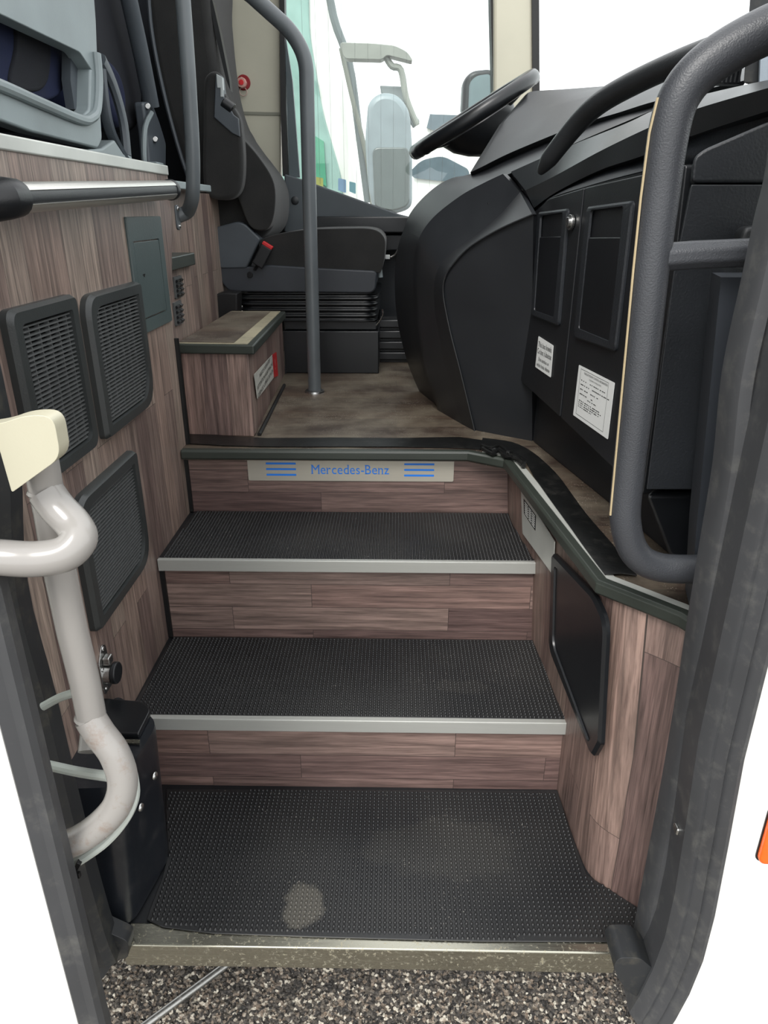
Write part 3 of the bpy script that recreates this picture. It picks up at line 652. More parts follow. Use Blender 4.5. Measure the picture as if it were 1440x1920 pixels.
strip(op2, [(-.03, .05), (-.034, -.005), (-.028, -.02), (-.024, -.026), (-.018, -.023), (-.008, -.038), (-.004, -.033), (.006, -.046), (.012, -.044), (.016, -.03), (.016, .05)], 'outer_seal', RUB, jr, smooth=True, ang=20)
q = rnd([PY(u, v, .80) for u, v in ((1150, 1812), (1160, 1796), (1200, 1796), (1240, 1830), (1290, 1866), (1262, 1862), (1238, 1850), (1215, 1872), (1185, 1866), (1160, 1838))], .01)
MB().prism(q, (0, .06, 0)).build('corner_seal', RUBD, jr, bevel=.008)
sk = thing('door_striker', 'small steel striker bolt in the right door jamb', 'striker', PY(1285, 1560, .82))
c = PY(1284, 1558, .815)
MB().box(c+V((-.014, -.004, -.007)), c+V((.012, .012, .006))).build('bolt', STEEL, sk, bevel=.003)
MB().dome(c+V((.004, .004, .006)), (0, 0, 1), .008, .022, 12, 4).build('bolt_head', STEEL, sk, smooth=True)
c = PY(1368, 1130, .82); MB().box(c+V((-.006, -.006, -.03)), c+V((.006, .01, .03))).build('catch_slot', BLKS, jr, bevel=.002)
# outer white body right
xs = [(1330, 1765)]
bo = MB()
def bodyX(z):
    for a, b in zip(op, op[1:]):
        if b.z <= z <= a.z: f = (a.z-z)/(a.z-b.z); return a.x+(b.x-a.x)*f
    return op[-1].x if z < op[-1].z else op[0].x
zz = [1.75, 1.2, .9, .7, .5, .35, .2, .1, .02, -.045, -.075]
bo.loft([[V((bodyX(z)+.004, .775, z)), V((bodyX(z)+.02, .765, z)), V((.8, .762, z)), V((1.4, .80, z)), V((1.4, .84, z)), V((bodyX(z)+.004, .84, z))] for z in zz])
tag(bo.build('body_panel', WHITE, smooth=True, ang=30), 'white outer body panel right of the doorway', 'body panel')
mk = thing('side_marker', 'amber side marker light at the right edge on the white body', 'light', PY(1440, 1560, .765))
a = PY(1431, 1560, .764); b = PY(1476, 1560, .764); z0_ = PY(1440, 1612, .764).z; z1_ = PY(1440, 1512, .764).z
MB().prism(rnd([(a.x, .766, z0_), (b.x, .766, z0_), (b.x, .766, z1_), (a.x, .766, z1_)], .012), (0, -.012, 0)).build('lens', ORNG, mk, bevel=.004)
MB().prism(rnd([(a.x-.002, .767, z0_-.002), (b.x+.002, .767, z0_-.002), (b.x+.002, .767, z1_+.002), (a.x-.002, .767, z1_+.002)], .013), (0, -.004, 0)).build('bezel', BLK, mk)
# jamb inner return panels right (dark) between ledge and seal
struct(MB().box((.50, .88, F0), (.56, .95, 1.8)).build('trim_6', RUBD))
# ============================================================ right: black rails
r1 = thing('black_grab_rail', 'thick black grab rail closest to the camera on the right', 'rail', (.38, .97, .69)); r1.name = 'grab_rail'
pts = [(1510, 28), (1440, 56), (1370, 92), (1318, 128), (1284, 165), (1262, 212), (1247, 290), (1237, 371), (1220, 507), (1200, 700), (1177, 900), (1173, 980), (1192, 1038), (1238, 1064), (1325, 1067)]
YR = .97
MB().tube(cm([PY(u, v, YR) for u, v in pts], 5), [.0262-.0040*min(1, i/50) for i in range(len(pts)*5-4)], 22).build('rail_tube', RAILB, r1, smooth=True)
MB().tube([PY(1236, 483, YR), PY(1300, 478, YR), PY(1440, 472, YR)], .0185, 8, up=(0, .38, .92)).build('cross_bar', RAILB, r1, bevel=.003)
MB().tube([PY(u, v, YR-.004)+V((-.0255, 0, 0)) for u, v in ((1238, 210), (1228, 330), (1213, 480), (1190, 700), (1150, 960)) if 0] or [PY(u-1.5, v, YR-.006) for u, v in ((1235, 183), (1219, 250), (1203, 371), (1189, 507), (1169, 720), (1146, 966))], .0016, 6).build('piping_edge', plastic('tan_edge', (170, 154, 122), .5), r1, smooth=True)
r2 = thing('dash_grab_rail', 'slim black grab rail rising from the dashboard behind the thick rail', 'rail', PY(1030, 310, 1.75)); r2.name = 'grab_rail'
P2 = [PY(1012, 325, 1.74), PY(1030, 298, 1.72), PY(1080, 235, 1.66), PY(1120, 196, 1.6), PY(1180, 160, 1.52), PY(1270, 118, 1.4), PY(1360, 85, 1.28), PY(1450, 55, 1.15)]
rr = [.006, .019, .021, .021, .021, .02, .02, .02]
C = cm(P2, 6); MB().tube(C, [rr[min(7, i//6)]+(rr[min(7, i//6+1)]-rr[min(7, i//6)])*((i % 6)/6) for i in range(len(C))], 18).build('rail_tube', plastic('rail_black', (36, 38, 40), .4, bump=.4), r2, smooth=True)
# ============================================================ cabinet along the right ledge
cn = V((-.71, -.11, 0)).normalized(); c0_ = V((.345, 1.9, 0))
CP = lambda u, v, off=0.0: PP(u, v, c0_+cn*off, cn)
cab = thing('cabinet', 'black side cabinet with two locked doors right of the stairwell', 'cabinet', (.45, 1.55, F0))
sk_ = [(.387, 1.925), (.470, 1.50), (.535, 1.12), (.9, 1.12), (.9, 1.95)]
MB().prism([V((x, y, F0)) for x, y in sk_], (0, 0, .16)).build('plinth', BLK, cab, bevel=.004)
top_ = [CP(997, 402, -.02), CP(1027, 372, -.02), CP(1097, 351, -.02), CP(1200, 324, -.02), CP(1288, 308, -.02)]
MB().prism([V(p) for p in top_]+[CP(1212, 920, -.02), CP(1050, 780, -.02), CP(978, 715, -.02)], V((.35, .05, 0))).build('carcass', BLK, cab)
dA = rnd([CP(1000, 402), CP(1028, 373), CP(1094, 353), CP(1049, 781), CP(976, 714)], [.004, .02, .003, .003, .01])
dB = rnd([CP(1097, 352), CP(1286, 309), CP(1264, 500), CP(1204, 930), CP(1052, 784)], [.003, .006, .003, .01, .003])
doA = MB().prism([p-cn*.018 for p in dA], cn*.018).build('door', LEATH if 0 else BLK, cab, bevel=.0025)
doB = MB().prism([p-cn*.018 for p in dB], cn*.018).build('door', BLK, cab, bevel=.0025)
def handle(par, out, inn, top, lab=None):
    o = rnd([CP(u, v, .0005) for u, v in out], .012, 5); i_ = rnd([CP(u, v, .0005) for u, v in inn], .008, 5)
    MB().frame(o, i_, cn, .007, inset=.003).build('handle_surround', LEATH, par, smooth=True)
    f = [CP(u, v, .001) for u, v in inn]; a = f[0].lerp(f[3], .22 if top else .02); b = f[1].lerp(f[2], .22 if top else .02)
    MB().prism(rnd([a, b, f[2], f[3]], .006, 4), cn*.005).build('handle_flap', BLKS, par, bevel=.002)
handle(doA, ((1012, 398), (1069, 391), (1051, 612), (1000, 592)), ((1018, 404), (1061, 398), (1043, 595), (1006, 582)), True)
handle(doB, ((1104, 388), (1192, 376), (1158, 660), (1080, 633)), ((1113, 394), (1176, 386), (1148, 640), (1090, 616)), True)
lk = CP(1073, 417, .001)
MB().cyl(lk, lk+cn*.007, .016, 24).cyl(lk+cn*.006, lk+cn*.012, .011, 20).build('lock', STEEL, doA, bevel=.001)
MB().box(lk+cn*.0105+V((-.002, -.001, -.004)), lk+cn*.012+V((.002, .001, .004))).build('keyhole', CAULK, doA)
def uvq(c, a, b): return c[0].lerp(c[1], a).lerp(c[3].lerp(c[2], a), b)
# stickers
s1 = thing('kneeling_sticker', 'small white sticker about the bus kneeling on the left cabinet door', 'sticker', CP(1021, 668))
q1 = [CP(u, v, .0012) for u, v in ((1010, 630), (1038, 648), (1033, 708), (1004, 688))]
MB().prism(rnd(q1, .004), cn*.0006).build('sticker_sheet', WHT, s1)
hr = V((.11, -.71, 0)).normalized(); upz = V((0, 0, 1)); hgt = q1[0].z-q1[3].z; wd = ((q1[1]-q1[0]).xy.length+(q1[2]-q1[3]).xy.length)/2
for i, (s_, k, hh) in enumerate((('This bus kneels', .84, .17), ("Ce bus s'abaisse", .9, .17), ('Este autobus se', .66, .12), ('inclina hacia delante', .84, .12))):
    c = uvq(q1, .5, (.2, .42, .66, .85)[i])+cn*.0012; text('sticker_text', s_, c, hr, upz, hgt*hh, INK, s1, width=wd*k)
s2 = thing('emission_sticker', 'large white printed notice on the right cabinet door below the handle', 'sticker', CP(1113, 750))
q2_ = [CP(u, v, .0012) for u, v in ((1086, 684), (1153, 718), (1140, 824), (1075, 778))]
MB().prism(rnd(q2_, .003), cn*.0006).build('sticker_sheet', WHT, s2)
c = uvq(q2_, .5, .5); w2 = (q2_[1]-q2_[0]).xy.length; h2 = ((q2_[0].z-q2_[3].z)+(q2_[1].z-q2_[2].z))/2
for i, (s_, k, yy, hh) in enumerate((('VEHICLE EMISSION CONTROL INFORMATION', .66, .10, .04), ('CONFORMS TO REGULATIONS', .34, .17, .025))):
    text('sticker_text', s_, uvq(q2_, .52, yy)+cn*.0012, hr, upz, h2*hh, INK, s2, width=w2*k)
q = MB()
def bar(a0, a1, b, th=.0011):
    P0 = uvq(q2_, a0, b)+cn*.0007; P1 = uvq(q2_, a1, b)+cn*.0007; d = V((0, 0, th/2)); q.prism([P0+d, P1+d, P1-d, P0-d], cn*.0002)
for row, segs in ((.25, ((.12, .3), (.38, .62), (.66, .82))), (.33, ((.12, .4), (.46, .92))), (.42, ((.12, .2), (.24, .36), (.42, .55), (.6, .66))), (.51, ((.12, .34), (.45, .5))), (.64, ((.12, .72),)), (.68, ((.12, .76),)), (.72, ((.12, .7),)), (.76, ((.12, .5),)), (.56, ((.36, .6),))):
    for a0, a1 in segs:
        x = a0
        while x < a1-.01: bar(x, min(a1, x+random.uniform(.02, .05)), row, .0017); x += random.uniform(.045, .065)
for a0, a1, b in ((.08, .86, .05), (.08, .86, .93)): bar(a0, a1, b, .0006)
for x in (.08, .86):
    P0 = uvq(q2_, x, .05)+cn*.0007; P1 = uvq(q2_, x, .93)+cn*.0007; d = hr*.0003; q.prism([P0-d, P0+d, P1+d, P1-d], cn*.0002)
q.build('print_lines', INK, s2)
# ============================================================ console (curved side of the dashboard)
def row(pts, n=5): return cm([PY(u, v, y) for u, v, y in pts], n)
cs = thing('dash_console', 'dark curved console side panel between driver floor and cabinet', 'console', (.25, 2.1, F0)); cs.name = 'console'
def thin(r1, r2, n):
    return [[a.lerp(b, k/n) for a, b in zip(r1, r2)] for k in range(n+1)]
def arc(r1, r2, n, bulge):
    out = []
    for k in range(n+1):
        f = k/n; out.append([a.lerp(b, f)+V((-.3, -1, 0)).normalized()*bulge*4*f*(1-f) for a, b in zip(r1, r2)])
    return out
ca = row([(797, 758, 2.50), (765, 682, 2.58), (745, 600, 2.58), (740, 520, 2.55), (746, 465, 2.5), (757, 430, 2.48)])
cb2 = row([(830, 775, 2.29), (795, 680, 2.30), (781, 560, 2.30), (782, 500, 2.28), (786, 460, 2.27), (790, 447, 2.26)])
m = MB(); m.loft(thin(ca, cb2, 3), closed=False); m.build('flank', CONS, cs, smooth=True, ang=60)
ca = row([(757, 430, 2.48), (768, 402, 2.46), (790, 374, 2.45), (820, 348, 2.42), (850, 333, 2.4), (885, 325, 2.36), (960, 287, 2.26), (1080, 238, 2.05), (1235, 190, 1.75)])
cb2 = row([(790, 447, 2.26), (803, 425, 2.25), (822, 403, 2.24), (860, 373, 2.22), (895, 352, 2.18), (950, 328, 2.12), (1000, 306, 2.06), (1070, 272, 1.95), (1240, 200, 1.68)])
cb3 = [p+V((.02, .12, -.05)) for p in cb2]
m = MB(); m.loft(thin(ca, cb2, 3)+[cb3], closed=False); m.build('shroud', CONS, cs, smooth=True, ang=60)
# raised band: outer edge, crease, inner edge, ending at a pointed upper end
e_o = row([(823, 772, 2.262), (789, 680, 2.265), (776, 560, 2.26), (777, 490, 2.24), (785, 448, 2.22), (812, 408, 2.19), (862, 368, 2.14), (905, 344, 2.10), (943, 326, 2.06)])
e_c = row([(868, 800, 2.10), (838, 700, 2.12), (818, 600, 2.12), (814, 540, 2.11), (822, 503, 2.10), (848, 473, 2.08), (893, 440, 2.05), (935, 405, 2.02), (975, 360, 1.99)])
sA, sB, sC = PZ(890, 808, F0), PZ(996, 828, F0), PY(831, 552, 2.03); sN = (sB-sA).cross(sC-sA).normalized(); sN = sN if sN.y < 0 else -sN
e_i = cm([PP(u, v, sA, sN) for u, v in ((890, 808), (864, 700), (843, 617), (831, 552), (835, 518), (852, 492), (882, 462), (935, 430), (998, 402))], 5)
back = [p+V((.01, .05, -.002)) for p in e_o]
m = MB(); m.loft([back]+thin(e_o, e_c, 4), closed=False); m.build('outer_band', CONS, cs, smooth=True, ang=40)
cen = [p+V((.005, .008, -.001)) for p in e_i]
m = MB(); m.loft(thin(e_c, e_i, 2)+[cen], closed=False); m.build('inner_band', plastic('console_inner', (30, 32, 35), .4, grain=700, bump=.15), cs, smooth=True, ang=40)
MB().tube(e_i, .0022, 6).build('edge_ridge', DASH, cs, smooth=True)
pd = [p-sN*.006 for p in e_i]+[PP(996, 600, sA, sN)-sN*.006, PP(996, 829, sA, sN)-sN*.006]
MB().prism(pd, -sN*.05).build('side_panel', CONS, cs)
endp = [e_o[-1], e_c[-1], e_i[-1], e_i[-1]+V((.02, .08, -.01)), e_o[-1]+V((.02, .08, -.02))]
MB().prism(endp, (.012, .01, 0)).build('band_end', CONS, cs)
MB().prism([V((.388, 1.935, F0)), V((.40, 1.90, F0)), V((.45, 1.95, F0)), V((.42, 2.05, F0))], (0, 0, .6)).build('corner_post', CONS, cs)
# inner core so the console is solid
core = [(.24, 2.06), (.40, 1.98), (.9, 1.98), (.9, 2.5), (.18, 2.5), (.17, 2.32)]
MB().prism([V((x, y, F0)) for x, y in core], (0, 0, .62)).build('core', BLK, cs)
# dashboard
da = thing('dashboard', 'black dashboard with raised grained top below the windscreen', 'dashboard', (.8, 1.8, 1.2))
tA = row([(985, 178, 2.5), (1000, 171, 2.55), (1060, 167, 2.5), (1140, 161, 2.4), (1230, 156, 2.2), (1310, 152, 2.0), (1400, 150, 1.8)])
bA = row([(882, 323, 2.32), (905, 312, 2.28), (960, 285, 2.2), (1080, 236, 2.0), (1160, 211, 1.85), (1235, 188, 1.7), (1400, 150, 1.5)])
bk = [p+V((.12, .35, -.02)) for p in tA]
mid = [a.lerp(b, .5)+V((0, -.02, .02)) for a, b in zip(tA, bA)]
mb = MB(); mb.loft([bk, [p+V((.01, .03, .004)) for p in tA], tA, mid, bA, [p+V((.02, .1, -.03)) for p in bA]], closed=False); mb.build('upper_deck', DASH, da, smooth=True, ang=60)
# beam
t1 = row([(958, 322, 2.03), (1060, 277, 1.88), (1170, 233, 1.68), (1228, 206, 1.56), (1300, 182, 1.42), (1440, 150, 1.25), (1520, 140, 1.2)])
t2 = row([(985, 357, 1.95), (1040, 330, 1.86), (1120, 286, 1.68), (1215, 240, 1.48), (1300, 206, 1.35), (1440, 165, 1.15), (1520, 145, 1.08)])
t3 = row([(1001, 390, 1.945), (1040, 362, 1.86), (1120, 321, 1.68), (1205, 292, 1.5), (1300, 254, 1.36), (1440, 208, 1.16), (1520, 185, 1.09)])
mb = MB(); mb.loft([[p+V((.06, .25, -.03)) for p in t1], t1, t2, t3, [p+V((.05, .12, -.01)) for p in t3]], closed=False); mb.add([t1[0]+V((.06, .25, -.03)), t1[0], t2[0], t3[0], t3[0]+V((.05, .12, -.01))], [(0, 1, 2, 3, 4)]); mb.build('beam', plastic('beam_plastic', (40, 43, 45), .32, grain=500, bump=.25), da, smooth=True, ang=25)
u1 = row([(1004, 396, 1.97), (1040, 366, 1.88), (1120, 325, 1.72), (1205, 296, 1.55), (1290, 262, 1.4), (1440, 214, 1.2)])
u2 = row([(1000, 402, 1.93), (1030, 373, 1.86), (1097, 350, 1.71), (1200, 322, 1.5), (1288, 306, 1.38), (1440, 300, 1.2)])
mb = MB(); mb.loft([[p+V((.05, .2, -.01)) for p in u1], u1, arc(u1, u2, 2, .006)[1], u2, [p+V((.05, .03, -.04)) for p in u2]], closed=False); mb.build('cabinet_top', LEATH, da, smooth=True, ang=60)
# speaker slots / top vent at right
vt = thing('dash_vent', 'black slotted demister vent on the dashboard near the windscreen edge', 'vent', PY(1368, 145, 1.5))
MB().prism([PY(u, v, 1.5) for u, v in ((1335, 158), (1388, 158), (1390, 112), (1355, 120))], (0, .02, 0)).build('vent_body', BLKS, vt)
q = MB()
for i in range(6):
    x = 1342+i*8; q.prism([PY(x, 155, 1.498), PY(x+3, 155, 1.498), PY(x+9, 122, 1.498), PY(x+6, 122, 1.498)], (0, -.004, 0))
q.build('slats', DASH, vt)
# folded door-side unit at right, facing the camera
un = thing('side_unit', 'black grained end unit between the cabinet doors and the door jamb', 'unit', (.5, 1.2, F0))
MB().prism(rnd([PY(u, v, 1.12) for u, v in ((1262, 515), (1296, 346), (1440, 346), (1440, 918), (1212, 918))], .003), (.08, .22, 0)).build('lower_panel', LEATH, un, bevel=.004)
MB().prism(rnd([PY(u, v, 1.12) for u, v in ((1296, 343), (1300, 296), (1320, 280), (1440, 228), (1520, 210), (1520, 343))], .008), (.08, .22, 0)).build('upper_panel', LEATH, un, bevel=.006)
MB().prism(rnd([PY(u, v, 1.1) for u, v in ((1368, 470), (1378, 425), (1450, 420), (1450, 470))], .01), (0, -.03, 0)).build('stop_block', DASH, un, bevel=.006)
MB().prism([PY(u, v, 1.15) for u, v in ((1205, 925), (1330, 925), (1335, 1120), (1250, 1040))], (.08, .08, 0)).build('lower_skirt', BLKS, un, bevel=.01)
struct(MB().prism([PY(u, v, .99) for u, v in ((1352, 520), (1440, 520), (1440, 1150), (1296, 1150), (1305, 1000))], (.02, .08, 0)).build('trim_7', plastic('jamb_inner', (48, 52, 58), .5, bump=.3)))
# ============================================================ steering wheel
sw = thing('steering_wheel', 'black steering wheel tilted over the console', 'steering wheel', (.246, 2.75, 1.474))
ctr = PY(886, 216, 2.75); ux = (PY(990, 150, 2.75)-PY(784, 283, 2.75)).normalized()
vy = (ctr-EYE).normalized(); vy = (vy-ux*vy.dot(ux)).normalized(); nw = ux.cross(vy).normalized(); nw = nw if nw.z > 0 else -nw
vy = (vy+nw*.025).normalized(); nw = ux.cross(vy).normalized(); nw = nw if nw.z > 0 else -nw; RW = .222
R = []
for k in range(96):
    t = 2*math.pi*k/96; p = ctr+ux*RW*math.cos(t)+vy*RW*math.sin(t); rd = (p-ctr).normalized(); grip = abs(math.sin(t)) < .5
    R.append([p+(rd*math.cos(a)+nw*math.sin(a)*1.12)*(.0205+(.0016*math.cos(t*60) if grip and (rd*math.cos(a)+nw*math.sin(a)).z < 0 else 0)) for a in [2*math.pi*j/16 for j in range(16)]])
R.append(R[0]); MB().loft(R, cap=False).build('rim', BLKS, sw, smooth=True)
def hring(d, rx, ry, off=0): return [ctr-nw*d+ux*(off+rx*math.cos(t))+vy*ry*math.sin(t) for t in [2*math.pi*k/28 for k in range(28)]]
MB().loft([hring(-.004, .04, .06, .0), hring(.0, .10, .10, .0), hring(.03, .135, .12, .0), hring(.07, .12, .11, .01), hring(.105, .09, .085, .02), hring(.135, .05, .06, .03)]).build('hub', BLK, sw, smooth=True)
for sx, sy in ((1, .45), (1, -.45), (-1, .45), (-1, -.45)):
    d = (ux*sx+vy*sy).normalized()
    MB().tube(cm([ctr-nw*.035+d*.08, ctr-nw*.022+d*.15, ctr+d*(RW-.006)], 5), [.03, .028, .026, .024, .022, .021, .02, .019, .018, .017, .016], 12, flat=.5, up=nw).build('spoke', DASH if sx > 0 else BLKS, sw, smooth=True)
MB().tube(cm([ctr-nw*.05+ux*.01, ctr-nw*.12+ux*.05, PY(955, 300, 2.72), PY(1010, 380, 2.66)], 4), .07, 20).build('column', BLK, sw, smooth=True)
# ============================================================ driver seat
ds = thing('driver_seat', 'black fabric driver seat on a bellows suspension base', 'seat', (-.25, 3.0, F0))
YN = 2.83
def pad(name, px, y0, y1, mat, bev, par=ds, sm=True, n=5, bseg=5):
    P = [PY(u, v, y0) for u, v in px]; P = cm(P, n, True) if sm else P
    return MB().prism(P, (0, y1-y0, 0)).build(name, mat, par, bevel=bev, bseg=bseg)
pad('seat_cushion', ((492, 448), (560, 432), (650, 428), (700, 430), (720, 445), (722, 470), (716, 505), (700, 512), (600, 508), (500, 500), (488, 475)), YN, YN+.46, FAB, .018)
pad('backrest', ((268, -120), (380, -120), (392, 0), (400, 80), (412, 160), (432, 225), (462, 272), (484, 300), (508, 335), (517, 375), (510, 425), (480, 452), (425, 460), (395, 430), (372, 385), (340, 300), (300, 170), (278, 40)), YN+.03, YN+.42, FAB, .03)
# side bolster (far side swelling)
pad('side_bolster', ((425, 240), (450, 255), (488, 298), (514, 345), (514, 400), (500, 430), (470, 425), (450, 380), (430, 320)), YN-.02, YN+.06, FAB, .02)
MB().prism(rnd([PY(u, v, YN-.015) for u, v in ((391, 430), (445, 415), (460, 420), (488, 448), (462, 503), (412, 504))], [.02, .03, .02, .01, .01, .015]), (0, .09, 0)).build('side_cover', SEATD, ds, bevel=.006)
MB().prism(rnd([PY(u, v, YN-.01) for u, v in ((406, 500), (470, 500), (505, 497), (600, 503), (707, 508), (704, 550), (430, 547), (415, 530))], [.01, .01, .01, .01, .02, .03, .03, .02]), (0, .46, 0)).build('seat_pan', plastic('seat_pan_plastic', (50, 54, 60), .45, bump=.3), ds, bevel=.008)
q = PY(469, 515, YN-.012); MB().cyl(q, q+V((0, -.006, 0)), .011, 20).build('pan_screw', BLKS, ds, bevel=.001)
# bellows
m = MB(); R = []; x0 = PY(436, 548, YN).x; x1 = PY(712, 548, YN).x; za = PY(600, 549, YN).z; zb_ = PY(600, 603, YN).z; K = 5
for i in range(K*4+1):
    f = i/(K*4); ins = .014*(0.5-0.5*math.cos(2*math.pi*i/4)); z = za+(zb_-za)*f; tp_ = .02*f
    R.append(rnd([V((x0+tp_+ins, YN-.005+ins, z)), V((x1-ins-tp_*.4, YN-.005+ins, z)), V((x1-ins-tp_*.4, YN+.42-ins, z)), V((x0+tp_+ins, YN+.42-ins, z))], .05, 5))
m.loft(R).build('bellows', BLKS, ds, smooth=True, ang=180)
slab('base_plate', (PY(532, 605, YN).x, YN+.02, zb_-.035), (PY(706, 605, YN).x, YN+.42, zb_), BLK, ds, .004)
slab('base_box', (-.445, YN, F0), (-.07, YN+.42, zb_-.036), BLKS, ds, .004)
MB().tube(cm([PY(717, 580, YN), PY(718, 590, YN), PY(712, 602, YN), PY(705, 610, YN)], 3), .003, 8).build('lever', STEEL, ds, smooth=True)
MB().tube([PY(712, 502, YN+.02), PY(714, 520, YN+.02)], .008, 10).build('front_knob', SEATP, ds, smooth=True)
# buckle
bk_ = Matrix.Rotation(.55, 3, 'Y'); c = PY(493, 478, YN-.03)
MB().box(c+V((-.022, -.012, -.045)), c+V((.022, .012, .035)), bk_, c).build('belt_buckle', BLK, ds, bevel=.005)
c2 = PY(502, 460, YN-.03); MB().box(c2+V((-.02, -.013, -.006)), c2+V((.02, .013, .006)), bk_, c2).build('buckle_button', RED, ds, bevel=.002)
MB().tube([PY(485, 492, YN-.025), PY(478, 506, YN-.02)], .012, 8, flat=.4).build('buckle_strap', BLK, ds, smooth=True)
# armrest folded up
ar = [(381, 175), (384, 145), (398, 133), (412, 140), (420, 175), (446, 215), (452, 245), (456, 300), (452, 350), (435, 372), (405, 374), (386, 362), (380, 330), (380, 250)]
pad('armrest', ar, YN-.10, YN-.03, FAB, .014)
MB().prism([PY(u, v, YN-.105) for u, v in ((404, 138), (416, 142), (420, 182), (438, 215), (447, 222), (450, 257), (435, 250), (401, 220))], (0, .04, 0)).build('armrest_bracket', SEATD, ds, bevel=.003)
MB().prism([PY(u, v, YN-.108) for u, v in ((405, 138), (417, 145), (419, 182), (413, 182), (413, 165), (407, 165))], (0, .02, 0)).build('bracket_clip', plastic('pale_clip', (176, 182, 182), .4), ds, bevel=.002)
MB().cyl(PY(418, 192, YN-.09), PY(437, 206, YN-.09), .02, 18).build('armrest_knob', BLKS, ds, bevel=.003)
pad('far_armrest', ((440, 240), (450, 234), (462, 240), (480, 272), (500, 330), (505, 380), (480, 390), (455, 330)), YN+.44, YN+.50, FAB, .014)
MB().prism([PY(u, v, YN+.43) for u, v in ((462, 240), (470, 252), (482, 272), (482, 284), (474, 276), (464, 256))], (0, .03, 0)).build('armrest_clip', plastic('pale_clip', (176, 182, 182), .4), ds, bevel=.002)
# moulded shell behind the backrest
MB().tube(cm([PY(u, v, YN+.02) for u, v in ((276, -100), (282, 40), (306, 170), (340, 295), (372, 380), (398, 440))], 5), .007, 8).build('back_piping', SEATD, ds, smooth=True)
# belt strap at backrest edge
MB().prism([PY(u, v, YN+.05) for u, v in ((392, 0), (398, 0), (412, 60), (430, 150), (432, 170), (424, 150), (405, 70))], (0, .04, 0)).build('seat_belt', BLKS, ds)
# ============================================================ poles and rails
gp = thing('floor_pole', 'grey coated pole standing on the vinyl floor in front of the driver seat', 'pole', (-.293, 2.513, F0)); gp.name = 'grab_pole'
pp = [V((-.293, 2.513, F0)), V((-.286, 2.513, 1.2)), PY(574, 110, 2.513), PY(548, 60, 2.52), PY(470, -10, 2.53), PY(400, -60, 2.54)]
MB().tube(bend(pp, [0, .01, .12, .05, .01, 0]), .0228, 22).build('pole_tube', POLE, gp, smooth=True)
MB().tube([V((-.293, 2.513, F0)), V((-.293, 2.513, F0+.006)), V((-.293, 2.513, F0+.009))], [.036, .034, .024], 24).build('floor_flange', STEEL, gp, smooth=True)
lr = thing('left_handrail', 'grey bent handrail screwed to the wood wall beside the driver seat', 'rail', PX(333, 405, -.6)); lr.name = 'handrail'
pp = [PY(338, -60, 2.05), PY(343, 0, 2.05), PY(352, 120, 2.05), PY(362, 290, 2.06), PY(362, 372, 2.07), PX(352, 398, -.58), PX(334, 405, -.605)]
MB().tube(bend(pp, [0, .05, .05, .05, .05, .02, 0]), .0185, 20).build('rail_tube', POLE, lr, smooth=True)
fc = PX(333, 408, -.60)
MB().prism(rnd([V((-.603, fc.y-.016, fc.z+.032)), V((-.603, fc.y-.016, fc.z-.032)), V((-.603, fc.y+.016, fc.z-.032)), V((-.603, fc.y+.016, fc.z+.032))], .015), (.006, 0, 0)).build('wall_flange', POLE, lr, bevel=.002)
for dz in (.022, -.022): MB().dome((-.597, fc.y, fc.z+dz), (1, 0, 0), .006, .004, 10, 3).build('screw', STEEL, lr, smooth=True)
# horizontal bar at the top of the left wall
hb = thing('guard_bar', 'aluminium and dark grey guard bar running along the top of the wood wall', 'rail', PX(160, 365, -.55))
a = PX(318, 356, -.545); b = PX(28, 371, -.545); d = (a-b).normalized()
def arcbar(t0, t1, r, name, mat):
    up_ = V((0, 0, 1)); up_ = (up_-d*up_.dot(d)).normalized(); sd = d.cross(up_).normalized()
    A_ = [(r*math.cos(t0+(t1-t0)*k/8), r*math.sin(t0+(t1-t0)*k/8)) for k in range(9)]
    m = MB(); m.loft([[p+sd*x*(1)+up_*y for x, y in A_]+[p+sd*x*.9+up_*y*.9 for x, y in A_[::-1]] for p in (b, a)]); m.build(name, mat, hb, smooth=True, ang=50)
RB = .0215; sgn = 1 if d.cross(V((0, 0, 1))).x > 0 else -1
MB().tube([b, a], RB*.93, 24).build('bar_core', DASH, hb, smooth=True)
for t0, t1 in ((math.radians(28), math.radians(75)), (math.radians(-75), math.radians(-25))):
    if sgn < 0: t0, t1 = math.pi-t1, math.pi-t0
    arcbar(t0, t1, RB, 'alloy_strip', metal('bar_alloy', (214, 212, 206), .3, metal_=.85))
MB().tube([a-d*.004, a+d*.002, a+d*.014, a+d*.018], [RB*1.02, RB*1.1, RB*1.08, RB*.8], 24).build('end_cap', BLK, hb, smooth=True)
MB().tube([b+d*.008, b, b-d*.03, b-d*.055+V((-.02, 0, -.004)), b-d*.07+V((-.09, 0, -.01))], [RB*1.02, RB*1.2, RB*1.3, RB*1.3, RB*1.25], 20).build('elbow', BLK, hb, smooth=True)
MB().tube([a-d*.03+V((0, 0, 0)), a-d*.03+V((-.045, 0, 0))], .01, 12).build('bracket', BLK, hb, smooth=True)
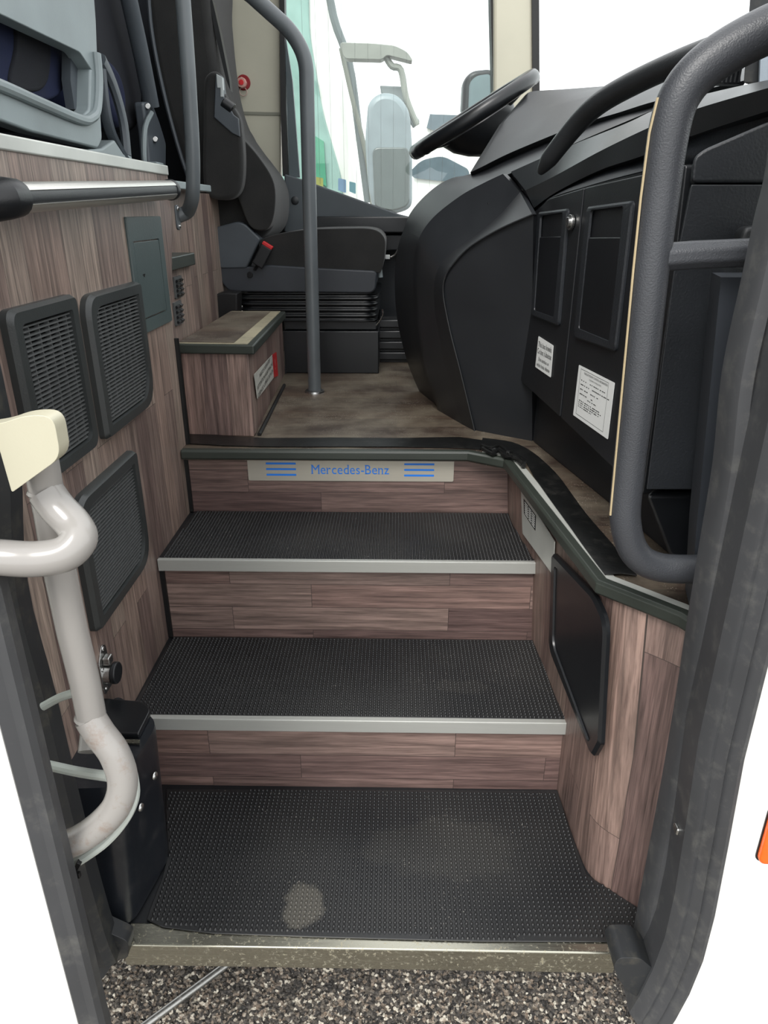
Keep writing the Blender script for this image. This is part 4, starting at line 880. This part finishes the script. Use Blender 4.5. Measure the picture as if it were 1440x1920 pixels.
# ============================================================ passenger area at top left
ZP = 1.245
struct(MB().box((-3.2, .86, ZP-.04), (-.612, 2.0, ZP+.0)).box((-3.2, 2.0, ZP-.04), (-.70, 3.36, ZP)).build('floor', plastic('passenger_floor', (34, 36, 40), .6, dirt=(60, 58, 54))))
struct(MB().box((-3.2, 3.36, ZP-.1), (-.78, 3.40, 2.9)).build('wall_far', plastic('far_wall_shaded', (40, 44, 52), .6)))  # wall colour kept dark to carry the shade of the enclosed cabin
struct(MB().box((-3.25, .78, -.1), (-3.2, 3.4, 3.0)).build('wall_cabin', plastic('cabin_dark', (30, 32, 38), .7)))
struct(MB().box((-3.2, .80, -.06), (-.60, .86, 3.0)).build('wall_door_side', WHITE))
struct(MB().box((-3.2, .80, 2.9), (-.3, 3.42, 2.95)).build('ceiling', CREAM))  # unseen, added over the passenger end only, to keep that area dark
def bluepad(par, px, x0, x1, mat, name, bev=.02):
    return MB().prism(cm([PX(u, v, x0) for u, v in px], 4, True), (x1-x0, 0, 0)).build(name, mat, par, bevel=bev, bseg=4)
ps = thing('passenger_seat', 'blue passenger seat with moulded grey frame at the upper left', 'seat', (-.8, 1.4, ZP))
FX = -.70
po = [PX(u, v, FX) for u, v in ((-90, -90), (165, -90), (178, 0), (186, 120), (192, 262), (184, 279), (60, 248), (0, 226), (-90, 200))]
pi_ = [PX(u, v, FX) for u, v in ((-60, -62), (-10, -50), (-5, -20), (0, 24), (0, 24), (0, 24), (0, 24), (0, 24), (0, 24))]
# frame as four moulded bars around the opening
def fbar(px, name, t=.035, bev=.008): return MB().prism(rnd([PX(u, v, FX) for u, v in px], .01), (-t, 0, 0)).build(name, SEATP, ps, bevel=bev)
fbar(((-90, -120), (168, -120), (180, 40), (184, 150), (170, 128), (150, 98), (0, 26), (-90, -10)), 'upper_frame')
fbar(((-90, 118), (0, 150), (150, 222), (168, 205), (170, 128), (184, 130), (192, 262), (184, 279), (60, 248), (0, 226), (-90, 200)), 'lower_frame')
MB().tube(cm([PX(u, v, FX+.004) for u, v in ((-90, 128), (0, 160), (80, 195), (150, 224), (170, 222), (181, 205), (184, 150), (180, 100))], 5), .011, 10).build('frame_ridge', SEATP, ps, smooth=True)
MB().prism([PX(u, v, FX-.03) for u, v in ((133, 88), (172, 120), (170, 212), (140, 205), (132, 150))], (-.02, 0, 0)).build('inner_web', SEATD, ps)
bluepad(ps, ((-100, -20), (0, 10), (90, 50), (128, 90), (128, 140), (110, 180), (60, 190), (-20, 170), (-100, 140)), FX-.06, FX-.5, FABB, 'seat_cushion', .03)
bluepad(ps, ((34, 20), (80, 48), (96, 90), (92, 150), (70, 172), (20, 160), (30, 90)), FX-.055, FX-.49, FABD, 'cushion_band', .02)
MB().tube(cm([PX(u, v, FX-.01) for u, v in ((190, 112), (206, 145), (220, 185), (232, 235), (238, 292))], 4), .011, 8, flat=1.6).build('front_leg', SEATD, ps, smooth=True)
MB().tube(cm([PX(u, v, FX-.01) for u, v in ((188, 130), (196, 200), (208, 250), (232, 296))], 4), .010, 8, flat=1.4).build('rear_leg', SEATD, ps, smooth=True)
MB().prism([PX(u, v, FX) for u, v in ((168, 280), (192, 278), (215, 262), (232, 288), (248, 292), (249, 316), (180, 300))], (-.05, 0, 0)).build('foot', SEATP, ps, bevel=.005)
p2 = thing('passenger_seat', 'dark blue passenger seat with grey tubular frame behind the handrail', 'seat', (-1.0, 2.4, ZP))
F2 = -.80
MB().tube(cm([PX(u, v, F2) for u, v in ((222, -100), (242, 0), (262, 90), (284, 200))], 4), .020, 12, flat=1.3).build('frame_tube', SEATD, p2, smooth=True)
MB().prism(rnd([PX(u, v, F2) for u, v in ((268, 192), (285, 190), (300, 230), (312, 270), (311, 326), (282, 322), (276, 250))], .012), (-.03, 0, 0)).build('side_plate', SEATD, p2, bevel=.006)
MB().tube(cm([PX(u, v, F2+.01) for u, v in ((284, 212), (272, 240), (270, 290), (274, 322))], 4), .008, 8).build('plate_rib', SEATP, p2, smooth=True)
for u, v in ((277, 199), (291, 261)): MB().cyl(PX(u, v, F2+.0), PX(u, v, F2+.008), .009, 12).build('bolt', STEEL, p2, bevel=.002)
bluepad(p2, ((150, -100), (235, -100), (258, 60), (268, 160), (262, 235), (225, 240), (190, 140)), F2-.05, F2-.5, FABD, 'backrest', .03)
bluepad(p2, ((196, 110), (225, 130), (240, 190), (232, 240), (205, 200)), F2-.04, F2-.48, FABB, 'seat_cushion', .03)
# crossbars and dark equipment under the seats
eq = thing('seat_rail', 'pale floor rail running under the passenger seats', 'rail', PX(280, 290, -.9))
MB().box((-2.6, 2.35, ZP+.03), (-.72, 2.42, ZP+.07)).build('rail_bar', SEATP, eq, bevel=.004)
MB().box((-1.2, 2.36, ZP), (-1.1, 2.41, ZP+.03)).build('rail_foot', SEATD, eq)
# ============================================================ far wall, pillars, window
YW = 3.32
struct(MB().prism([PY(u, v, YW) for u, v in ((372, -160), (526, -160), (526, 432), (372, 432))], (0, .06, 0)).build('wall_window', CREAM, bevel=.008))
struct(MB().prism([PY(u, v, YW-.004) for u, v in ((372, 212), (532, 217), (532, 211), (372, 207))], (0, .01, 0)).build('trim_8', plastic('seam_grey', (120, 120, 108), .6)))
struct(MB().prism([PY(u, v, YW-.03) for u, v in ((522, -160), (532, -160), (535, 200), (540, 330), (530, 330), (526, 200))], (0, .05, 0)).build('window_frame_1', CAULK))
bpn = MB().prism(rnd([PY(u, v, YW-.04) for u, v in ((533, 326), (560, 334), (750, 402), (775, 408), (775, 436), (533, 436))], .01), (0, .08, 0))
sl = bpn.build('wall_sill', plastic('sill_grey', (70, 76, 80), .5), bevel=.006); struct(sl)
q = PY(553, 376, YW-.041); struct(MB().dome(q, (0, -1, 0), .017, .006, 18, 4).build('trim_9', DASH, smooth=True))
struct(MB().box((-.66, YW+.0, F0), (1.4, YW+.05, PY(640, 425, YW).z)).build('wall_driver', plastic('dark_lower_wall', (36, 39, 43), .55)))
sh = thing('door_pocket', 'black ledge tray below the driver side window', 'tray', PY(680, 420, YW-.1))
MB().box((PY(590, 410, YW-.12).x, YW-.12, PY(590, 437, YW-.12).z), (PY(790, 410, YW-.12).x, YW-.04, PY(590, 406, YW-.12).z)).build('ledge', BLKS, sh, bevel=.006)
MB().box((PY(600, 410, YW-.10).x, YW-.10, PY(590, 470, YW-.10).z), (PY(780, 410, YW-.10).x, YW-.02, PY(590, 440, YW-.10).z)).build('pocket_front', BLK, sh, bevel=.006)
ct = thing('control_switch', 'small white control switch beyond the front of the driver seat', 'switch', PY(727, 482, 3.2))
MB().box(PY(722, 486, 3.2)+V((0, 0, 0)), PY(731, 478, 3.2)+V((0, .02, 0))).build('key', WHT, ct, bevel=.002)
MB().tube(cm([PY(732, 482, 3.2), PY(740, 478, 3.2), PY(746, 468, 3.2)], 3), .004, 8).build('stalk', STEEL, ct, smooth=True)
ht_ = thing('floor_heater', 'dark ribbed heater box on the floor beyond the driver seat', 'heater', (.1, 3.2, F0))
m = MB()
for i in range(4): m.box((-.08, 3.05-.02*i*0, F0+.01+i*.045), (.6, 3.28, F0+.045+i*.045))
m.build('ribs', BLKS, ht_, bevel=.006)
MB().box((-.07, 3.07, F0), (.6, 3.28, F0+.19)).build('heater_body', BLK, ht_)
bb_ = thing('storage_case', 'black case behind the driver seat base', 'case', (-.55, 2.75, F0))
MB().prism([PY(u, v, 2.72) for u, v in ((372, 604), (372, 570), (386, 556), (420, 548), (445, 550), (445, 690), (372, 690))], (0, .09, 0)).build('case_body', CAULK, bb_, bevel=.006)
# window glass with heater wires
gw = MB().prism([PY(u, v, YW+.01) for u, v in ((532, -160), (925, -160), (925, 420), (775, 408), (540, 330))], (0, .004, 0)).build('window_1', GL); struct(gw)
q = MB()
for i in range(15):
    x0_ = 560+i*25.6
    if x0_ > 915: break
    a = PY(x0_, -120, YW+.008); z1 = PY(x0_, 330+(x0_-540)*.34 if x0_ < 770 else 408, YW+.008).z
    q.box((a.x-.0004, YW+.007, z1), (a.x+.0004, YW+.008, a.z))
hw = q.build('heating_wires', plastic('wire_grey', (120, 126, 124), .5), gw)
for (u0, v0, u1, v1), mt_, lb_ in (((589, 331, 606, 356), plastic('sticker_yellow', (214, 220, 130), .5), 'small yellow sticker low in the corner of the driver window'), ((634, 334, 649, 362), plastic('sticker_blue', (170, 208, 240), .5), 'small blue and white sticker low in the driver window'), ((655, 340, 667, 364), plastic('sticker_cyan', (150, 206, 214), .5), 'small pale cyan sticker, nearest the steering side of the three')):
    tag(MB().prism(rnd([PY(u, v, YW+.0085) for u, v in ((u0, v0), (u1, v0+3), (u1, v1), (u0, v1-5))], .004), (0, -.0006, 0)).build('window_sticker', mt_), lb_, 'sticker')
struct(MB().prism([PY(u, v, YW-.01) for u, v in ((534, 60), (548, 150), (562, 333), (542, 331))], (0, .02, 0)).build('window_frame_4', plastic('slim_pillar', (70, 80, 84), .4)))
# A pillar (cream) and its seals
struct(MB().prism([PY(u, v, YW-.06) for u, v in ((928, -160), (998, -160), (1000, 178), (990, 240), (926, 240), (926, 0))], (.0, .12, 0)).build('wall_pillar', CREAM, bevel=.012))
struct(MB().prism([PY(u, v, YW-.03) for u, v in ((918, -160), (929, -160), (934, 240), (926, 240), (920, 0))], (0, .08, 0)).build('window_frame_2', CAULK))
struct(MB().prism([PY(u, v, YW-.07) for u, v in ((996, -160), (1010, -160), (1012, 175), (999, 178))], (0, .06, 0)).build('window_frame_3', CAULK))
# windscreen, curved pane running to the front
ws = [(.61, 3.34), (.85, 3.30), (1.12, 3.15), (1.25, 2.85), (1.30, 2.4), (1.31, 1.9), (1.28, 1.45), (1.18, 1.15)]
ws3 = cm([V((x, y, 0)) for x, y in ws], 4)
m = MB(); m.loft([[p+V((0, 0, z)) for p in ws3] for z in (1.30, 2.0, 2.6)], closed=False)
struct(m.build('window_2', GL, smooth=True, recalc=False, ang=180))
struct(MB().loft([[p+V((0, 0, z)) for p in ws3] for z in (F0, 1.30)], closed=False).build('wall_front', DASH, smooth=True, solid=.03, recalc=False, ang=180))
struct(MB().prism([PY(u, v, 1.45) for u, v in ((1392, 158), (1404, 0), (1406, -160), (1500, -160), (1500, 158))], (.06, .03, 0)).build('trim_10', RUBD, bevel=.004))
struct(MB().prism([PY(u, v, 1.44) for u, v in ((1424, 158), (1428, 60), (1440, 60), (1440, 158))], (0, .005, 0)).build('trim_11', plastic('pillar_edge', (150, 160, 170), .3)))
# emergency valve
ev = thing('emergency_valve', 'red round emergency valve with clear knob and pull ring on the cream pillar', 'valve', PY(457, 155, YW))
c = PY(457, 155, YW)
MB().cyl(c, c+V((0, -.006, 0)), .028, 28).build('red_disc', plastic('dark_red', (128, 16, 26), .35), ev, bevel=.002)
MB().cyl(c+V((-.004, -.006, -.003)), c+V((-.004, -.03, -.003)), .02, 8).build('knob', plastic('clear_knob', (196, 150, 140), .15), ev, bevel=.003)
MB().cyl(c+V((-.004, -.03, -.003)), c+V((-.004, -.033, -.003)), .010, 20).build('red_button', RED, ev, bevel=.001)
rc_ = PY(456, 172, YW-.012); m = MB(); R = [[rc_+V(((.015+.0018*math.cos(a))*math.cos(t), .0018*math.sin(a), (.015+.0018*math.cos(a))*math.sin(t))) for a in [2*math.pi*j/8 for j in range(8)]] for t in [2*math.pi*k/28 for k in range(29)]]
m.loft(R, cap=False).build('pull_ring', plastic('ring', (176, 150, 140), .3), ev, smooth=True)
# own mirror outside the window
om = thing('side_mirror', 'black exterior mirror of the bus outside the driver window', 'mirror', PY(895, 160, 3.75))
MB().prism(rnd([PY(u, v, 3.7) for u, v in ((865, 215), (868, 150), (885, 132), (925, 128), (935, 215))], .03), (0, .10, 0)).build('housing', BLKS, om, bevel=.02)
MB().prism(rnd([PY(u, v, 3.69) for u, v in ((878, 212), (880, 155), (893, 142), (920, 138), (920, 212))], .02), (0, .01, 0)).build('mirror_face', plastic('mirror_face', (150, 170, 176), .1, bump=0), om)
MB().tube([PY(930, 200, 3.75), PY(960, 215, 3.5), PY(975, 210, 3.4)], .02, 10).build('arm', BLKS, om, smooth=True)
# ============================================================ neighbouring coaches outside
YO = 6.5
cw = thing('parked_coach', 'white parked coach with tinted windscreen seen through the driver window', 'coach', (-.6, YO, ZG))
MB().prism(rnd([PY(u, v, YO) for u, v in ((420, -200), (600, -200), (628, 60), (650, 200), (680, 400), (700, 480), (420, 480))], .1), (0, 2.4, 0)).build('body', WHITE, cw, bevel=.08)
MB().prism(rnd([PY(u, v, YO-.03) for u, v in ((440, -200), (575, -200), (580, 60), (605, 210), (640, 330), (645, 380), (440, 330))], .1), (0, .05, 0)).build('windscreen', GLG, cw, bevel=.01)
MB().prism([PY(u, v, YO-.05) for u, v in ((583, 250), (607, 265), (612, 350), (590, 335))], (0, .03, 0)).build('window_patch', plastic('green_glass', (92, 158, 130), .2), cw)
MB().tube(cm([PY(604, -100, YO-.1), PY(625, 30, YO-.1), PY(655, 120, YO-.1), PY(672, 240, YO-.1), PY(690, 380, YO-.1)], 4), .03, 8).build('wiper_arm', plastic('wiper_grey', (96, 104, 104), .5), cw, smooth=True)
MB().tube(cm([PY(640, 90, YO-.12), PY(660, 180, YO-.12), PY(688, 300, YO-.12), PY(700, 395, YO-.12)], 4), .02, 8).build('wiper_blade', plastic('wiper_pale', (118, 120, 110), .5), cw, smooth=True)
YM = 5.6
m2 = thing('coach_mirror', 'tall grey mirror of the parked coach hanging from a curved arm', 'mirror', PY(730, 280, YM))
MB().prism(rnd([PY(u, v, YM) for u, v in ((684, 260), (690, 190), (712, 172), (745, 175), (768, 205), (773, 268), (773, 390), (740, 402), (700, 398), (690, 350))], .06), (0, .16, 0)).build('housing', plastic('mirror_grey', (138, 148, 152), .35), m2, bevel=.04)
MB().prism(rnd([PY(u, v, YM-.012) for u, v in ((698, 276), (768, 276), (768, 385), (738, 396), (702, 390))], .05), (0, .03, 0)).build('lower_mirror', plastic('mirror_lower', (92, 99, 97), .2), m2, bevel=.01)
MB().prism(rnd([PY(u, v, YM+.05) for u, v in ((636, 79), (700, 81), (740, 85), (764, 97), (776, 116), (752, 110), (725, 103), (716, 112), (645, 110))], .03), (0, .12, 0)).build('arm_top', plastic('arm_grey', (140, 142, 134), .4), m2, bevel=.02)
MB().tube(cm([PY(722, 104, YM+.1), PY(735, 124, YM+.1), PY(752, 132, YM+.1), PY(762, 185, YM+.1), PY(782, 235, YM+.1)], 4), .022, 10).build('arm_drop', plastic('arm_grey', (140, 142, 134), .4), m2, smooth=True)
MB().prism([PY(u, v, YM+.2) for u, v in ((712, 160), (758, 162), (770, 200), (788, 228), (775, 240), (750, 200), (715, 176))], (0, .06, 0)).build('arm_bracket', plastic('bracket_grey', (140, 146, 146), .4), m2, bevel=.01)
YF = 11
c2_ = thing('far_coach', 'far white coach with dark side windows beyond the driver window', 'coach', (1.0, YF, ZG)); c2_.name = 'parked_coach'
MB().prism(rnd([PY(u, v, YF) for u, v in ((786, 240), (800, 214), (870, 208), (1000, 208), (1000, 430), (770, 430), (772, 330), (790, 318))], .1), (0, 2.4, 0)).build('body', WHITE, c2_, bevel=.08)
MB().prism([PY(u, v, YF-.05) for u, v in ((800, 240), (806, 214), (862, 216), (862, 232), (830, 250))], (0, .03, 0)).build('window', GLD, c2_)
MB().prism(rnd([PY(u, v, YF-.05) for u, v in ((768, 322), (790, 300), (830, 292), (880, 318), (880, 338), (830, 340), (775, 334))], .1), (0, .03, 0)).build('window', GLD, c2_)
# ============================================================ light
w = bpy.data.worlds.new('world'); sc.world = w; w.use_nodes = True; nt = w.node_tree; nt.nodes.clear()
bg = nt.nodes.new('ShaderNodeBackground'); ou = nt.nodes.new('ShaderNodeOutputWorld'); nt.links.new(bg.outputs[0], ou.inputs[0])
bg.inputs[0].default_value = (.97, .985, 1, 1); bg.inputs[1].default_value = 1.15
sn = bpy.data.lights.new('sun', 'SUN'); sn.energy = 1.6; sn.angle = math.radians(25); sn.color = (1, .97, .93)
so = bpy.data.objects.new('sun', sn); COL.objects.link(so); so.rotation_euler = (math.radians(42), 0, math.radians(-20))
sc.view_settings.view_transform = 'Standard'; sc.view_settings.look = 'None'; sc.view_settings.exposure = .9; sc.view_settings.gamma = 1
sc.view_settings.use_curve_mapping = False
